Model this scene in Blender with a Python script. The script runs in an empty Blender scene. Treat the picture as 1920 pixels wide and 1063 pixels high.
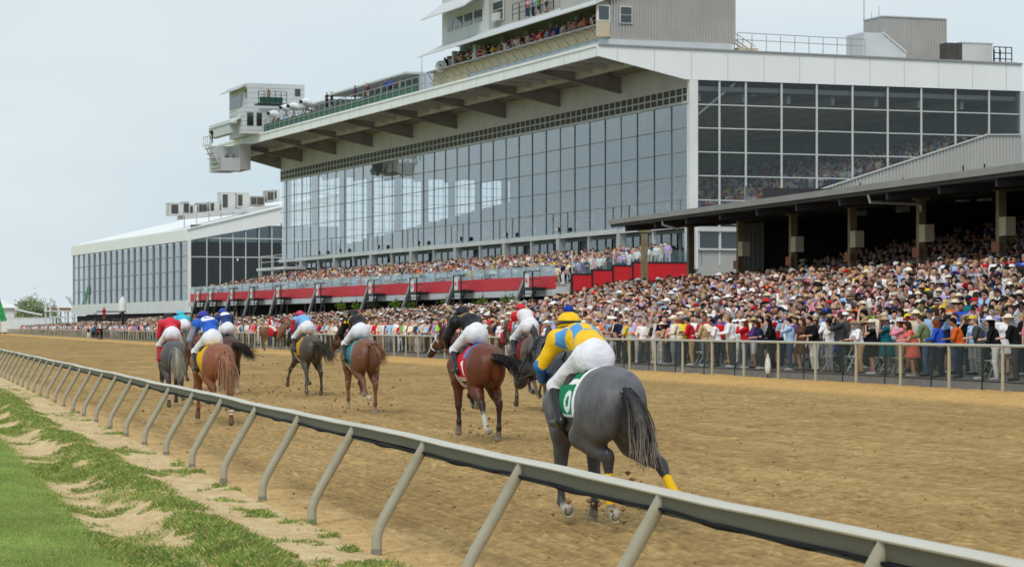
import bpy, math, random
import numpy as np
from mathutils import Vector, Matrix

C = bpy.context.scene.collection
SC = bpy.context.scene
R = math.radians
random.seed(7); RNG = np.random.default_rng(11)

# ------------------------------------------------------------------ camera, sky, sun, exposure
F_PX, HOR, CAM_H = 5000.0, 613.0, 2.1
cam_d = bpy.data.cameras.new('camera')
cam = bpy.data.objects.new('camera', cam_d); C.objects.link(cam)
cam.location = (0, 0, CAM_H); cam.rotation_euler = (R(90), 0, 0)
cam_d.sensor_width = 36; cam_d.lens = 36*F_PX/1920
cam_d.shift_y = (HOR-531.5)/1920
cam_d.clip_start = .5; cam_d.clip_end = 6000
cam_d.dof.use_dof = True; cam_d.dof.focus_distance = 36; cam_d.dof.aperture_fstop = 7.1
SC.camera = cam

SUN_EL, SUN_AZ = 48, 196      # azimuth measured clockwise from +Y
w = bpy.data.worlds.new('World'); SC.world = w; w.use_nodes = True
nt = w.node_tree; nt.nodes.clear(); N = nt.nodes.new; L = nt.links.new
sky = N('ShaderNodeTexSky'); sky.sky_type = 'NISHITA'; sky.sun_disc = False
sky.sun_elevation = R(SUN_EL); sky.sun_rotation = R(SUN_AZ)
skys = N('ShaderNodeMix'); skys.data_type = 'RGBA'; skys.blend_type = 'MULTIPLY'; skys.inputs[0].default_value = 1
L(sky.outputs[0], skys.inputs[6]); skys.inputs[7].default_value = (.1, .1, .1, 1)
tc = N('ShaderNodeTexCoord'); mp = N('ShaderNodeMapping'); mp.inputs['Scale'].default_value = (1.2, 1.2, 5)
L(tc.outputs['Generated'], mp.inputs[0])
nz = N('ShaderNodeTexNoise'); nz.inputs['Scale'].default_value = 2.2; nz.inputs['Detail'].default_value = 6
L(mp.outputs[0], nz.inputs[0])
cr = N('ShaderNodeValToRGB'); cr.color_ramp.elements[0].position = .3; cr.color_ramp.elements[1].position = .72
cr.color_ramp.elements[0].color = (.60, .735, .815, 1); cr.color_ramp.elements[1].color = (.85, .895, .91, 1)
L(nz.outputs[0], cr.inputs[0])
mx = N('ShaderNodeMix'); mx.data_type = 'RGBA'; mx.inputs[0].default_value = .93
L(skys.outputs[2], mx.inputs[6]); L(cr.outputs[0], mx.inputs[7])
bg = N('ShaderNodeBackground'); bg.inputs[1].default_value = 1.0; L(mx.outputs[2], bg.inputs[0])
wo = N('ShaderNodeOutputWorld'); L(bg.outputs[0], wo.inputs[0])

sl = bpy.data.lights.new('sun', 'SUN'); sl.energy = 1.6; sl.angle = R(20); sl.color = (1, .96, .9)
so = bpy.data.objects.new('sun', sl); C.objects.link(so)
_d = Vector((math.sin(R(SUN_AZ))*math.cos(R(SUN_EL)), math.cos(R(SUN_AZ))*math.cos(R(SUN_EL)), math.sin(R(SUN_EL))))
so.rotation_euler = (-_d).to_track_quat('-Z', 'Y').to_euler()
SC.view_settings.view_transform = 'Standard'; SC.view_settings.look = 'None'
SC.view_settings.exposure = 0.0; SC.view_settings.gamma = 1
SC.cycles.max_bounces = 8; SC.cycles.transparent_max_bounces = 12

# ------------------------------------------------------------------ helpers
def mat(name, col, rough=.7, var=.15, scale=3.0, bump=0.0, bscale=40.0, metal=0.0, spec=.4, attr=None, objcol=False, stretch=(1, 1, 1), col2=None, coord='Object', emit=None):
    m = bpy.data.materials.new(name); m.use_nodes = True
    t = m.node_tree; b = t.nodes['Principled BSDF']; n = t.nodes.new; l = t.links.new
    b.inputs['Roughness'].default_value = rough; b.inputs['Metallic'].default_value = metal
    b.inputs['Specular IOR Level'].default_value = spec
    co = n('ShaderNodeTexCoord'); mpp = n('ShaderNodeMapping'); mpp.inputs['Scale'].default_value = stretch
    l(co.outputs[coord], mpp.inputs[0])
    z = n('ShaderNodeTexNoise'); z.inputs['Scale'].default_value = scale; z.inputs['Detail'].default_value = 8; z.inputs['Roughness'].default_value = .62
    l(mpp.outputs[0], z.inputs[0])
    if attr:
        a = n('ShaderNodeAttribute'); a.attribute_name = attr; src = a.outputs['Color']
    elif objcol:
        a = n('ShaderNodeObjectInfo'); src = a.outputs['Color']
    else:
        a = n('ShaderNodeRGB'); a.outputs[0].default_value = (*col, 1); src = a.outputs[0]
    if col2:
        rp = n('ShaderNodeValToRGB'); rp.color_ramp.elements[0].position = .38; rp.color_ramp.elements[1].position = .62
        l(z.outputs[0], rp.inputs[0]); mm = n('ShaderNodeMix'); mm.data_type = 'RGBA'
        l(rp.outputs[0], mm.inputs[0]); l(src, mm.inputs[6]); mm.inputs[7].default_value = (*col2, 1); src = mm.outputs[2]
    mr = n('ShaderNodeMapRange'); mr.inputs[1].default_value = .25; mr.inputs[2].default_value = .75
    mr.inputs[3].default_value = 1-var; mr.inputs[4].default_value = 1+var
    l(z.outputs[0], mr.inputs[0])
    mu = n('ShaderNodeMix'); mu.data_type = 'RGBA'; mu.blend_type = 'MULTIPLY'; mu.inputs[0].default_value = 1
    l(src, mu.inputs[6]); l(mr.outputs[0], mu.inputs[7]); l(mu.outputs[2], b.inputs['Base Color'])
    if bump:
        z2 = n('ShaderNodeTexNoise'); z2.inputs['Scale'].default_value = bscale; z2.inputs['Detail'].default_value = 5
        l(mpp.outputs[0], z2.inputs[0]); bp = n('ShaderNodeBump'); bp.inputs['Strength'].default_value = 1; bp.inputs['Distance'].default_value = bump
        l(z2.outputs[0], bp.inputs['Height']); l(bp.outputs[0], b.inputs['Normal'])
    if emit:
        b.inputs['Emission Color'].default_value = (*emit, 1); b.inputs['Emission Strength'].default_value = 1
    return m

def glass_mat(name, tint, gain=1.5, rough=.015, base=0.0, wav=.0):
    m = bpy.data.materials.new(name); m.use_nodes = True; t = m.node_tree; t.nodes.clear(); n = t.nodes.new; l = t.links.new
    tr = n('ShaderNodeBsdfTransparent'); tr.inputs[0].default_value = (*tint, 1)
    gl = n('ShaderNodeBsdfGlossy'); gl.inputs['Roughness'].default_value = rough; gl.inputs[0].default_value = (.88, .96, 1, 1)
    fr = n('ShaderNodeFresnel'); fr.inputs[0].default_value = 1.5
    ma = n('ShaderNodeMath'); ma.operation = 'MULTIPLY_ADD'; ma.inputs[1].default_value = gain; ma.inputs[2].default_value = base; ma.use_clamp = True
    l(fr.outputs[0], ma.inputs[0]); mi = n('ShaderNodeMixShader'); l(ma.outputs[0], mi.inputs[0]); l(tr.outputs[0], mi.inputs[1]); l(gl.outputs[0], mi.inputs[2])
    if wav:
        co = n('ShaderNodeTexCoord'); z = n('ShaderNodeTexNoise'); z.inputs['Scale'].default_value = .35; l(co.outputs['Object'], z.inputs[0])
        bp = n('ShaderNodeBump'); bp.inputs['Distance'].default_value = wav; l(z.outputs[0], bp.inputs['Height']); l(bp.outputs[0], gl.inputs['Normal'])
    o = n('ShaderNodeOutputMaterial'); l(mi.outputs[0], o.inputs[0]); return m

def veil_mat(name, col, alpha):
    m = bpy.data.materials.new(name); m.use_nodes = True; t = m.node_tree; b = t.nodes['Principled BSDF']
    b.inputs['Base Color'].default_value = (*col, 1); b.inputs['Alpha'].default_value = alpha; b.inputs['Roughness'].default_value = .6; return m

class MB:
    def __init__(s): s.v = []; s.f = []; s.m = []
    def add(s, vs, fs, mi=0):
        o = len(s.v); s.v += [tuple(p) for p in vs]; s.f += [tuple(i+o for i in q) for q in fs]; s.m += [mi]*len(fs); return s
    def box(s, x0, x1, y0, y1, z0, z1, mi=0):
        x0, x1 = min(x0, x1), max(x0, x1); y0, y1 = min(y0, y1), max(y0, y1); z0, z1 = min(z0, z1), max(z0, z1)
        return s.add([(x0,y0,z0),(x1,y0,z0),(x1,y1,z0),(x0,y1,z0),(x0,y0,z1),(x1,y0,z1),(x1,y1,z1),(x0,y1,z1)],
                     [(3,2,1,0),(4,5,6,7),(0,1,5,4),(1,2,6,5),(2,3,7,6),(3,0,4,7)], mi)
    def prism(s, poly, d0, d1, axis='x', mi=0):
        """poly in the two other axes (in order), extruded along axis from d0 to d1"""
        n = len(poly)
        def P(d, q): return {'x': (d, q[0], q[1]), 'y': (q[0], d, q[1]), 'z': (q[0], q[1], d)}[axis]
        vs = [P(d0, q) for q in poly]+[P(d1, q) for q in poly]
        return s.add(vs, [tuple(range(n))[::-1], tuple(range(n, 2*n))]+[(i, (i+1) % n, n+(i+1) % n, n+i) for i in range(n)], mi)
    def bar(s, p, q, w, h=None, mi=0, up=(0, 0, 1)):
        p, q = Vector(p), Vector(q); h = h or w; d = (q-p).normalized(); u = Vector(up)
        if abs(d.dot(u)) > .98: u = Vector((1, 0, 0))
        a = d.cross(u).normalized()*w/2; b = a.cross(d).normalized()*h/2
        vs = [p-a-b, p+a-b, p+a+b, p-a+b, q-a-b, q+a-b, q+a+b, q-a+b]
        return s.add(vs, [(3,2,1,0),(4,5,6,7),(0,1,5,4),(1,2,6,5),(2,3,7,6),(3,0,4,7)], mi)
    def tube(s, pts, r, seg=10, mi=0, cap=True):
        pts = [Vector(p) for p in pts]; rs = r if isinstance(r, (list, tuple)) else [r]*len(pts)
        o = len(s.v); n = len(pts); ref = None
        for i, p in enumerate(pts):
            d = (pts[min(i+1, n-1)]-pts[max(i-1, 0)]).normalized()
            if ref is None: ref = Vector((0, 0, 1)) if abs(d.z) < .9 else Vector((1, 0, 0))
            a = d.cross(ref).normalized(); b = d.cross(a).normalized(); ref = a.cross(d)
            for k in range(seg):
                t = 2*math.pi*k/seg; s.v.append(tuple(p+(a*math.cos(t)+b*math.sin(t))*rs[i]))
        for i in range(n-1):
            for k in range(seg):
                k2 = (k+1) % seg; s.f.append((o+i*seg+k, o+i*seg+k2, o+(i+1)*seg+k2, o+(i+1)*seg+k)); s.m.append(mi)
        if cap:
            s.f.append(tuple(o+k for k in range(seg))[::-1]); s.f.append(tuple(o+(n-1)*seg+k for k in range(seg))); s.m += [mi, mi]
        return s
    def ball(s, c, r, nu=12, nv=8, mi=0):
        r = r if isinstance(r, (list, tuple)) else (r, r, r); o = len(s.v)
        s.v.append((c[0], c[1], c[2]-r[2]))
        for j in range(1, nv):
            ph = math.pi*j/nv-math.pi/2
            for i in range(nu):
                t = 2*math.pi*i/nu; s.v.append((c[0]+r[0]*math.cos(ph)*math.cos(t), c[1]+r[1]*math.cos(ph)*math.sin(t), c[2]+r[2]*math.sin(ph)))
        s.v.append((c[0], c[1], c[2]+r[2])); top = len(s.v)-1
        for i in range(nu):
            i2 = (i+1) % nu
            s.f.append((o, o+1+i2, o+1+i)); s.m.append(mi)
            for j in range(nv-2):
                a = o+1+j*nu; s.f.append((a+i, a+i2, a+nu+i2, a+nu+i)); s.m.append(mi)
            a = o+1+(nv-2)*nu; s.f.append((a+i, a+i2, top)); s.m.append(mi)
        return s
    def build(s, name, mats, parent=None, smooth=False):
        me = bpy.data.meshes.new(name); me.from_pydata(s.v, [], s.f); me.update()
        mats = mats if isinstance(mats, (list, tuple)) else [mats]
        for m in mats: me.materials.append(m)
        if len(mats) > 1: me.polygons.foreach_set('material_index', s.m)
        if smooth:
            me.polygons.foreach_set('use_smooth', [True]*len(me.polygons))
            try: me.set_sharp_from_angle(angle=R(40))
            except Exception: pass
        o = bpy.data.objects.new(name, me); C.objects.link(o)
        if parent: o.parent = parent
        return o

def np_mesh(name, V, Q, material, col=None, parent=None, smooth=True, attr='col'):
    """V (n,3) array, Q (m,3 or 4) array -> one mesh object, optional per-vertex colour attribute"""
    V = np.asarray(V, np.float32); Q = np.asarray(Q, np.int32)
    me = bpy.data.meshes.new(name); k = Q.shape[1]
    me.vertices.add(len(V)); me.vertices.foreach_set('co', V.ravel())
    me.loops.add(Q.size); me.loops.foreach_set('vertex_index', Q.ravel())
    me.polygons.add(len(Q)); me.polygons.foreach_set('loop_start', np.arange(0, Q.size, k, dtype=np.int32))
    me.polygons.foreach_set('use_smooth', np.full(len(Q), smooth))
    me.update(calc_edges=True)
    if col is not None:
        a = me.attributes.new(attr, 'FLOAT_COLOR', 'POINT')
        a.data.foreach_set('color', np.concatenate([col, np.ones((len(V), 1))], 1).astype(np.float32).ravel())
    me.materials.append(material)
    o = bpy.data.objects.new(name, me); C.objects.link(o)
    if parent: o.parent = parent
    return o

def empty(name, label, cat, loc=(0, 0, 0), rz=0, group=None):
    o = bpy.data.objects.new(name, None); C.objects.link(o); o.empty_display_size = .3
    o.location = loc; o.rotation_euler = (0, 0, rz); o['label'] = label; o['category'] = cat
    if group: o['group'] = group
    return o
def tag(o, label, cat, group=None):
    o['label'] = label; o['category'] = cat
    if group: o['group'] = group
    return o
def struct(o): o['kind'] = 'structure'; return o
def copy_tree(o, parent=None):
    c = o.copy(); C.objects.link(c)
    if parent: c.parent = parent
    for ch in list(o.children): copy_tree(ch, c)
    return c

# ---- value noise
_LAT = RNG.random((256, 256))
def vnoise(x, y):
    x = np.asarray(x, float); y = np.asarray(y, float)
    xi = np.floor(x).astype(int); yi = np.floor(y).astype(int); fx = x-xi; fy = y-yi
    fx = fx*fx*(3-2*fx); fy = fy*fy*(3-2*fy)
    g = lambda a, b: _LAT[a & 255, b & 255]
    return (g(xi, yi)*(1-fx)+g(xi+1, yi)*fx)*(1-fy)+(g(xi, yi+1)*(1-fx)+g(xi+1, yi+1)*fx)*fy
def fbm(x, y, o=4):
    r = 0; a = .5; s = 0
    for i in range(o): r = r+a*vnoise(x*2**i+17*i, y*2**i+31*i); s += a; a *= .5
    return r/s

# ---- implicit surfaces: smooth unions of tapered capsules and ellipsoids, meshed with surface nets
def cap(a, b, ra, rb=None, k=.03, col=None, g=0): return dict(t=0, a=np.array(a, float), b=np.array(b, float), ra=ra, rb=rb if rb is not None else ra, k=k, col=col, g=g)
def ell(c, r, k=.04, col=None, rot=None, g=0):
    M = np.eye(3)
    if rot is not None: M = np.array(Matrix.Rotation(R(rot[1]), 3, rot[0]).transposed())
    return dict(t=1, c=np.array(c, float), r=np.array(r, float), M=M, k=k, col=col, g=g)
def pdist(p, X):
    if p['t'] == 0:
        ab = p['b']-p['a']; L2 = max(ab@ab, 1e-9); t = np.clip(((X-p['a'])@ab)/L2, 0, 1)
        return np.linalg.norm(X-p['a']-t[..., None]*ab, axis=-1)-(p['ra']+(p['rb']-p['ra'])*t)
    q = (X-p['c'])@p['M'].T; k0 = np.linalg.norm(q/p['r'], axis=-1); k1 = np.linalg.norm(q/(p['r']**2), axis=-1)+1e-9
    return k0*(k0-1)/k1
def pbox(p):
    if p['t'] == 0:
        r = max(p['ra'], p['rb']); return np.minimum(p['a'], p['b'])-r, np.maximum(p['a'], p['b'])+r
    m = p['r'].max(); return p['c']-m, p['c']+m
def field(prims, lo, h, n):
    F = np.full(n, 9.0)
    ax = [lo[i]+h*np.arange(n[i]) for i in range(3)]
    for p in prims:
        a, b = pbox(p); mg = p['k']*1.5+3*h
        i0 = [max(0, int((a[i]-mg-lo[i])/h)) for i in range(3)]; i1 = [min(n[i], int((b[i]+mg-lo[i])/h)+2) for i in range(3)]
        if any(i1[i] <= i0[i] for i in range(3)): continue
        X = np.stack(np.meshgrid(*[ax[i][i0[i]:i1[i]] for i in range(3)], indexing='ij'), -1)
        d = pdist(p, X); sl_ = tuple(slice(i0[i], i1[i]) for i in range(3)); f = F[sl_]; k = p['k']
        hh = np.clip(.5+.5*(f-d)/k, 0, 1); F[sl_] = np.where(f > 8, d, f*(1-hh)+d*hh-k*hh*(1-hh))
    return F, ax
def nets(F, lo, h):
    s = F < 0; n = np.array(F.shape)
    cs = [s[i:n[0]-1+i, j:n[1]-1+j, k:n[2]-1+k] for i in (0, 1) for j in (0, 1) for k in (0, 1)]
    cnt = sum(c.astype(np.int8) for c in cs); act = (cnt > 0) & (cnt < 8)
    I = np.argwhere(act); idx = np.full(act.shape, -1, np.int64); idx[act] = np.arange(len(I))
    acc = np.zeros((len(I), 3)); num = np.zeros(len(I))
    for ax in range(3):
        for u in (0, 1):
            for v in (0, 1):
                o = [0, 0, 0]; oth = [a for a in range(3) if a != ax]; o[oth[0]] = u; o[oth[1]] = v
                A = I+o; B = A.copy(); B[:, ax] += 1
                fa = F[A[:, 0], A[:, 1], A[:, 2]]; fb = F[B[:, 0], B[:, 1], B[:, 2]]
                c = (fa < 0) != (fb < 0); t = np.where(c, fa/np.where(fa == fb, 1, fa-fb), 0)
                P = A.astype(float); P[:, ax] += t; acc[c] += P[c]; num[c] += 1
    V = acc/num[:, None]*h+lo
    Q = []
    for ax in range(3):
        u, v = [(1, 2), (2, 0), (0, 1)][ax]
        a = [slice(None)]*3; b = [slice(None)]*3; a[ax] = slice(0, -1); b[ax] = slice(1, None)
        ch = s[tuple(a)] != s[tuple(b)]; E = np.argwhere(ch)
        E = E[(E[:, u] > 0) & (E[:, v] > 0) & (E[:, u] < n[u]-1) & (E[:, v] < n[v]-1)]
        ins = s[E[:, 0], E[:, 1], E[:, 2]]
        def cell(du, dv):
            e = E.copy(); e[:, u] += du; e[:, v] += dv; return idx[e[:, 0], e[:, 1], e[:, 2]]
        q = np.stack([cell(-1, -1), cell(0, -1), cell(0, 0), cell(-1, 0)], 1)
        q[~ins] = q[~ins][:, ::-1]; Q.append(q)
    return V, np.concatenate(Q)
def sculpt(prims, h, clip=None, infl=0.0, noise=0.0):
    lo = np.min([pbox(p)[0] for p in prims], 0)-4*h-infl; hi = np.max([pbox(p)[1] for p in prims], 0)+4*h+infl
    n = tuple(int(math.ceil(x)) for x in (hi-lo)/h+1)
    F, ax = field(prims, lo, h, n); F = F-infl
    if noise or clip:
        X = np.stack(np.meshgrid(*ax, indexing='ij'), -1)
        if noise: F = F+noise*(np.sin(X[..., 0]*23+X[..., 2]*9)*np.sin(X[..., 1]*21)*np.sin(X[..., 2]*19+X[..., 0]*5))
        if clip: F = np.maximum(F, clip(X))
    V, Q = nets(F, lo, h)
    return V, Q
def prim_cols(prims, V, default, soft=.02):
    D = np.stack([pdist(p, V) for p in prims], 1); W = np.exp(-np.clip(D-D.min(1, keepdims=True), 0, 1)/soft)
    cols = np.array([p['col'] if p['col'] is not None else default for p in prims], float)
    return (W@cols)/W.sum(1, keepdims=True)
def prim_group(prims, V):
    D = np.stack([pdist(p, V) for p in prims], 1); return np.array([p['g'] for p in prims])[D.argmin(1)]

# ---- track frame: local x = t (across, to the stands), local y = s (along, away from the camera)
TH = math.atan2(1155, 5000); cT, sT = math.cos(TH), math.sin(TH)
def TW(t, s, z=0): return (t*cT-s*sT, t*sT+s*cT, z)
T_RAIL, T_FENCE = 4.31, 27.5
def track_z(t): return .43*(np.clip(t, 4.3, 28)-4.3)/23.2
def apron_z(t, s):
    near = .68+np.clip(t-28.4, 0, 9)*.24; far = .68+np.clip(t-28.4, 0, 30)*.085
    k = np.clip((s-138)/6, 0, 1); return near*(1-k)+far*k
# ------------------------------------------------------------------ ground, track, lawn
def srgb(r, g, b):
    f = lambda c: (c/255/12.92) if c/255 <= .04045 else ((c/255+.055)/1.055)**2.4
    return (f(r), f(g), f(b))
M = {}
M['ground'] = mat('ground_earth', (.15, .135, .11), .95, .3, .3)
g = MB(); g.add([(-4000, -300, -.5), (4000, -300, -.5), (4000, 5000, -.5), (-4000, 5000, -.5)], [(0, 1, 2, 3)])
struct(g.build('ground', M['ground']))

def grid(ts, ss):
    T, S = np.meshgrid(ts, ss, indexing='ij'); n, m = T.shape
    i = np.arange(n*m).reshape(n, m)
    Q = np.stack([i[:-1, :-1], i[1:, :-1], i[1:, 1:], i[:-1, 1:]], -1).reshape(-1, 4)
    return T, S, Q
def tmesh(name, T, S, Z, Q, m, col=None):
    o = np_mesh(name, np.stack([T.ravel(), S.ravel(), Z.ravel()], 1), Q, m, col); o.rotation_euler = (0, 0, TH); return o

# track: harrowed sandy dirt, real furrows, hoof prints and clods near the camera
M['track'] = mat('track_dirt', (0, 0, 0), 1.0, .3, 11.0, .05, 30, attr='col', spec=.1, stretch=(1, .45, 1))
def hoofs():
    H = []
    for i in range(520):
        s = 8+RNG.random()**1.3*110; t = 5.2+RNG.random()*15; H.append((t, s, .07+.1*RNG.random(), .5+.5*RNG.random()))
    return H
HOOF = hoofs()
def track_surface(T, S, fine):
    Z = track_z(T)
    edge = np.clip((T-23.3)/1.2, 0, 1)
    n1 = fbm(T*3.1, S*1.3, 4)-.5; n2 = fbm(T*9, S*4.5, 3)-.5; big = fbm(T*.35, S*.16, 3)-.5
    fur = np.sin(T*2*math.pi/.16+2.4*fbm(S*.2, T*.3, 2))
    fmask = np.clip(1.6-(T-4.3)/7, .18, 1)*np.clip((T-4.6)/.5, 0, 1)
    dark = np.zeros_like(T)
    if fine:
        n4 = fbm(T*24, S*13, 2)-.5; fd = np.clip((109-S)/12, 0, 1); Z = Z+fd*(.045*n1+.032*n2+.022*n4)+.013*fur*fmask+.05*edge*(fbm(T*2.2, S*1.6, 3)-.35)
        for (t, s, r, d) in HOOF:
            m_ = (np.abs(T[:, 0]-t) < r*3); 
            if not m_.any(): continue
            a = np.where(m_)[0]; b = np.where(np.abs(S[0]-s) < r*4)[0]
            if not len(a) or not len(b): continue
            sub = np.ix_(a, b); rr = np.sqrt(((T[sub]-t)/r)**2+((S[sub]-s)/(r*1.5))**2)
            Z[sub] += d*(-.055*np.exp(-rr**2*1.3)+.035*np.exp(-(rr-1.5)**2*3)); dark[sub] += d*np.exp(-rr**2*.8)
    a = np.array(srgb(180, 150, 100)); b = np.array(srgb(160, 130, 83)); c = np.array(srgb(214, 172, 108)); ins = np.array(srgb(206, 172, 120))
    w_ = np.clip(.5+1.5*big+1.2*n1+.6*n2, 0, 1)[..., None]
    col = a*w_+b*(1-w_)
    sp = np.clip((fbm(T*8, S*4, 3)-.60)*9, 0, 1)[..., None]; col = col*(1-.17*sp); gr_ = (fbm(T*17, S*9, 2)-.5)[..., None]; col = col*(1+.6*gr_); st_ = fbm(T*10, S*.5+60, 3)-.5; st2 = fbm(T*3.2+8, S*.12, 3)-.5; col = col*(1+(.13*fur*fmask+.36*st_+.15*st2)[..., None])
    col = col*(1-.33*np.clip(dark, 0, 1))[..., None]
    e = (edge*(.55+.45*fbm(T*1.5, S*.8, 3)))[..., None]; col = col*(1-e)+c*e
    i_ = np.clip(1.2-(T-4.2)/.9+.8*n1, 0, 1)[..., None]; col = col*(1-i_)+ins*i_
    return Z, col.reshape(-1, 3)
ts = np.concatenate([np.arange(4.12, 12, .07), np.arange(12, 28.3, .13)]); ss = np.concatenate([np.arange(7, 45, .085), np.arange(45, 110, .2)])
T, S, Q = grid(ts, ss); Z, col = track_surface(T, S, True)
struct(tmesh('track', T, S, Z, Q, M['track'], col))
ts = np.arange(4.25, 28.4, .4); ss = np.concatenate([np.arange(107, 400, 1.0), np.arange(400, 1500, 8)])
T, S, Q = grid(ts, ss); Z, col = track_surface(T, S, False)
struct(tmesh('track_far', T, S, Z-.03*(S < 109.9), Q, M['track'], col))

# verge between the lawn and the rail: sandy strip, grassy bank, bare ditch; lawn
def verge(T, S):
    wob = (fbm(S*.16, S*0+3, 3)-.5)*.9; wob2 = (fbm(S*.5+9, T*.6, 3)-.5)*.5
    t = T+wob*.35
    bank = np.exp(-((t-2.92+wob2*.4)/.36)**2); ditch = np.exp(-((t-2.22)/.33)**2)
    Z = .13*bank-.06*ditch+.05*(fbm(T*3, S*2.2, 4)-.5)+.035*(fbm(T*13, S*10, 2)-.5)+.03
    lawn = 1/(1+np.exp((T-1.86-wob*.30-(fbm(T*5, S*4, 2)-.5)*.25)/.07)); Z = Z*(1-lawn)+.075*lawn
    n = fbm(T*1.3+5, S*.75, 4); n3 = fbm(T*5, S*3.5, 3)
    gb = np.clip((bank*1.15-.36+(n-.5)*2.4+(n3-.5)*1.2)*2.0, 0, 1)*(1-lawn)
    gd = np.clip((fbm(T*.9+40, S*.45, 3)-.51)*6, 0, 1)*np.clip((2.9-T)/.4, 0, 1)*(1-lawn)
    gs = np.clip((fbm(T*2.2+70, S*1.1, 3)-.745)*11, 0, 1)*np.clip((T-3.3)/.4, 0, 1)*(T < 4.25)
    gr = np.clip(np.maximum(np.maximum(gb, gd), gs), 0, 1)
    return Z, lawn, gr, n3, n
M['verge'] = mat('verge_earth', (0, 0, 0), .95, .2, 14, .03, 34, attr='col', spec=.1)
ts = np.concatenate([np.arange(-9, 1.5, .5), np.arange(1.5, 4.62, .035)]); ss = np.concatenate([np.arange(7, 75, .1), np.arange(75, 180, .6)])
T, S, Q = grid(ts, ss); Z, lawn, gr, n3, n_ = verge(T, S)
Z = Z-.16*np.clip((T-4.22)/.25, 0, 1)
sand = np.array(srgb(224, 200, 158)); sand2 = np.array(srgb(200, 170, 124)); gcol = np.array(srgb(108, 128, 58)); lcol = np.array(srgb(132, 160, 76))
w_ = np.clip(n3*1.6-.3, 0, 1)[..., None]; col = sand*w_+sand2*(1-w_)
col = col*(1-gr[..., None]*.8)+gcol*gr[..., None]*.8
col = col*(1-lawn[..., None])+lcol*lawn[..., None]
struct(tmesh('verge', T, S, Z, Q, M['verge'], col.reshape(-1, 3)))
ss = np.arange(180, 1500, 30.); ts = np.array([-400., -9, 4.3]); T, S, Q = grid(ts, ss)
struct(tmesh('infield', T, S, T*0-.02, Q, M['verge'], np.tile(lcol, (T.size, 1))))

# grass blades: one uncountable mass
def blades(t, s, z, h, lean, c, wd):
    n = len(t); ang = RNG.random(n)*2*math.pi; la = RNG.random(n)*2*math.pi
    dx, dy = np.cos(ang)*wd, np.sin(ang)*wd; lx, ly = np.cos(la)*lean*h, np.sin(la)*lean*h
    V = np.zeros((n, 4, 3))
    V[:, 0] = np.stack([t-dx, s-dy, z-.01], 1); V[:, 1] = np.stack([t+dx, s+dy, z-.01], 1)
    V[:, 2] = np.stack([t+dx*.7+lx*.35, s+dy*.7+ly*.35, z+h*.6], 1); V[:, 3] = np.stack([t+lx, s+ly, z+h], 1)
    b = np.arange(n)[:, None]*4; F = np.concatenate([b+[0, 1, 2], b+[0, 2, 3]], 1).reshape(-1, 3)
    return V.reshape(-1, 3), F, np.repeat(c, 4, 0)
def gcols(n, base, dry, pd, var=.25):
    k = (RNG.random(n) < pd)[:, None]; c = np.where(k, np.array(dry), np.array(base)); return c*(1+var*(RNG.random((n, 1))*2-1))
n = 2600000
s = 18+RNG.random(n)**1.6*75; t = -3+RNG.random(n)*7.3
Z, lawn, gr, n3, nn = verge(t, s)
px = 960+5000*(t*cT-s*sT)/(t*sT+s*cT)
keep = (px > -30) & (RNG.random(n) < np.maximum(lawn*.9, gr*.85)*np.clip(34/s, .25, 1))
t, s, Z, lawn, gr, nn = [q[keep] for q in (t, s, Z, lawn, gr, nn)]
il = lawn > .5
h = np.where(il, .035+.02*RNG.random(len(t)), (.018+.042*RNG.random(len(t))**2.5)*(.5+gr*.7))
lean = np.where(il, .6, .2+1.1*RNG.random(len(t)))
cl = gcols(len(t), srgb(146, 170, 90), srgb(176, 186, 110), .3); cb = gcols(len(t), srgb(118, 144, 68), srgb(182, 174, 106), .3, .4)
cb = cb*(.72+.6*fbm(t*4, s*2.5, 2))[:, None]; cl = cl*(.72+.56*fbm(t*1.6, s*1.0, 3))[:, None]
V, Fc, cc = blades(t, s, Z, h, lean, np.where(il[:, None], cl, cb), .002+.0022*RNG.random(len(t)))
M['grass'] = mat('grass_blades', (0, 0, 0), .7, .1, 4, attr='col', spec=.25)
o = np_mesh('grass', V, Fc, M['grass'], cc, smooth=False); o.rotation_euler = (0, 0, TH); tag(o, 'short lawn and rough tufts of grass beside the inner rail', 'grass'); o['kind'] = 'stuff'

# loose clods lying on the track (one uncountable scatter) and dirt flung up behind the field
def clods(P, sz):
    base = np.array([(1,0,0),(0,1,0),(-1,0,0),(0,-1,0),(0,0,1),(0,0,-1)], float); f = np.array([(0,1,4),(1,2,4),(2,3,4),(3,0,4),(1,0,5),(2,1,5),(3,2,5),(0,3,5)])
    n = len(P); J = base[None]*(.6+.8*RNG.random((n, 6, 1)))*sz[:, None, None]+P[:, None]
    return J.reshape(-1, 3), (np.arange(n)[:, None, None]*6+f[None]).reshape(-1, 3)
n = 3200; s = 9+RNG.random(n)**1.5*80; t = 4.5+RNG.random(n)*19
V, Fc = clods(np.stack([t, s, track_z(t)+.005], 1), .007+.018*RNG.random(n)**3)
M['clod'] = mat('clod_dirt', srgb(142, 110, 68), .95, .3, 9)
o = np_mesh('dirt_clods', V, Fc, M['clod'], smooth=False); o.rotation_euler = (0, 0, TH); o['kind'] = 'stuff'; tag(o, 'loose clods of dirt scattered over the track', 'dirt')
P = []; z_ = []
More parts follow.
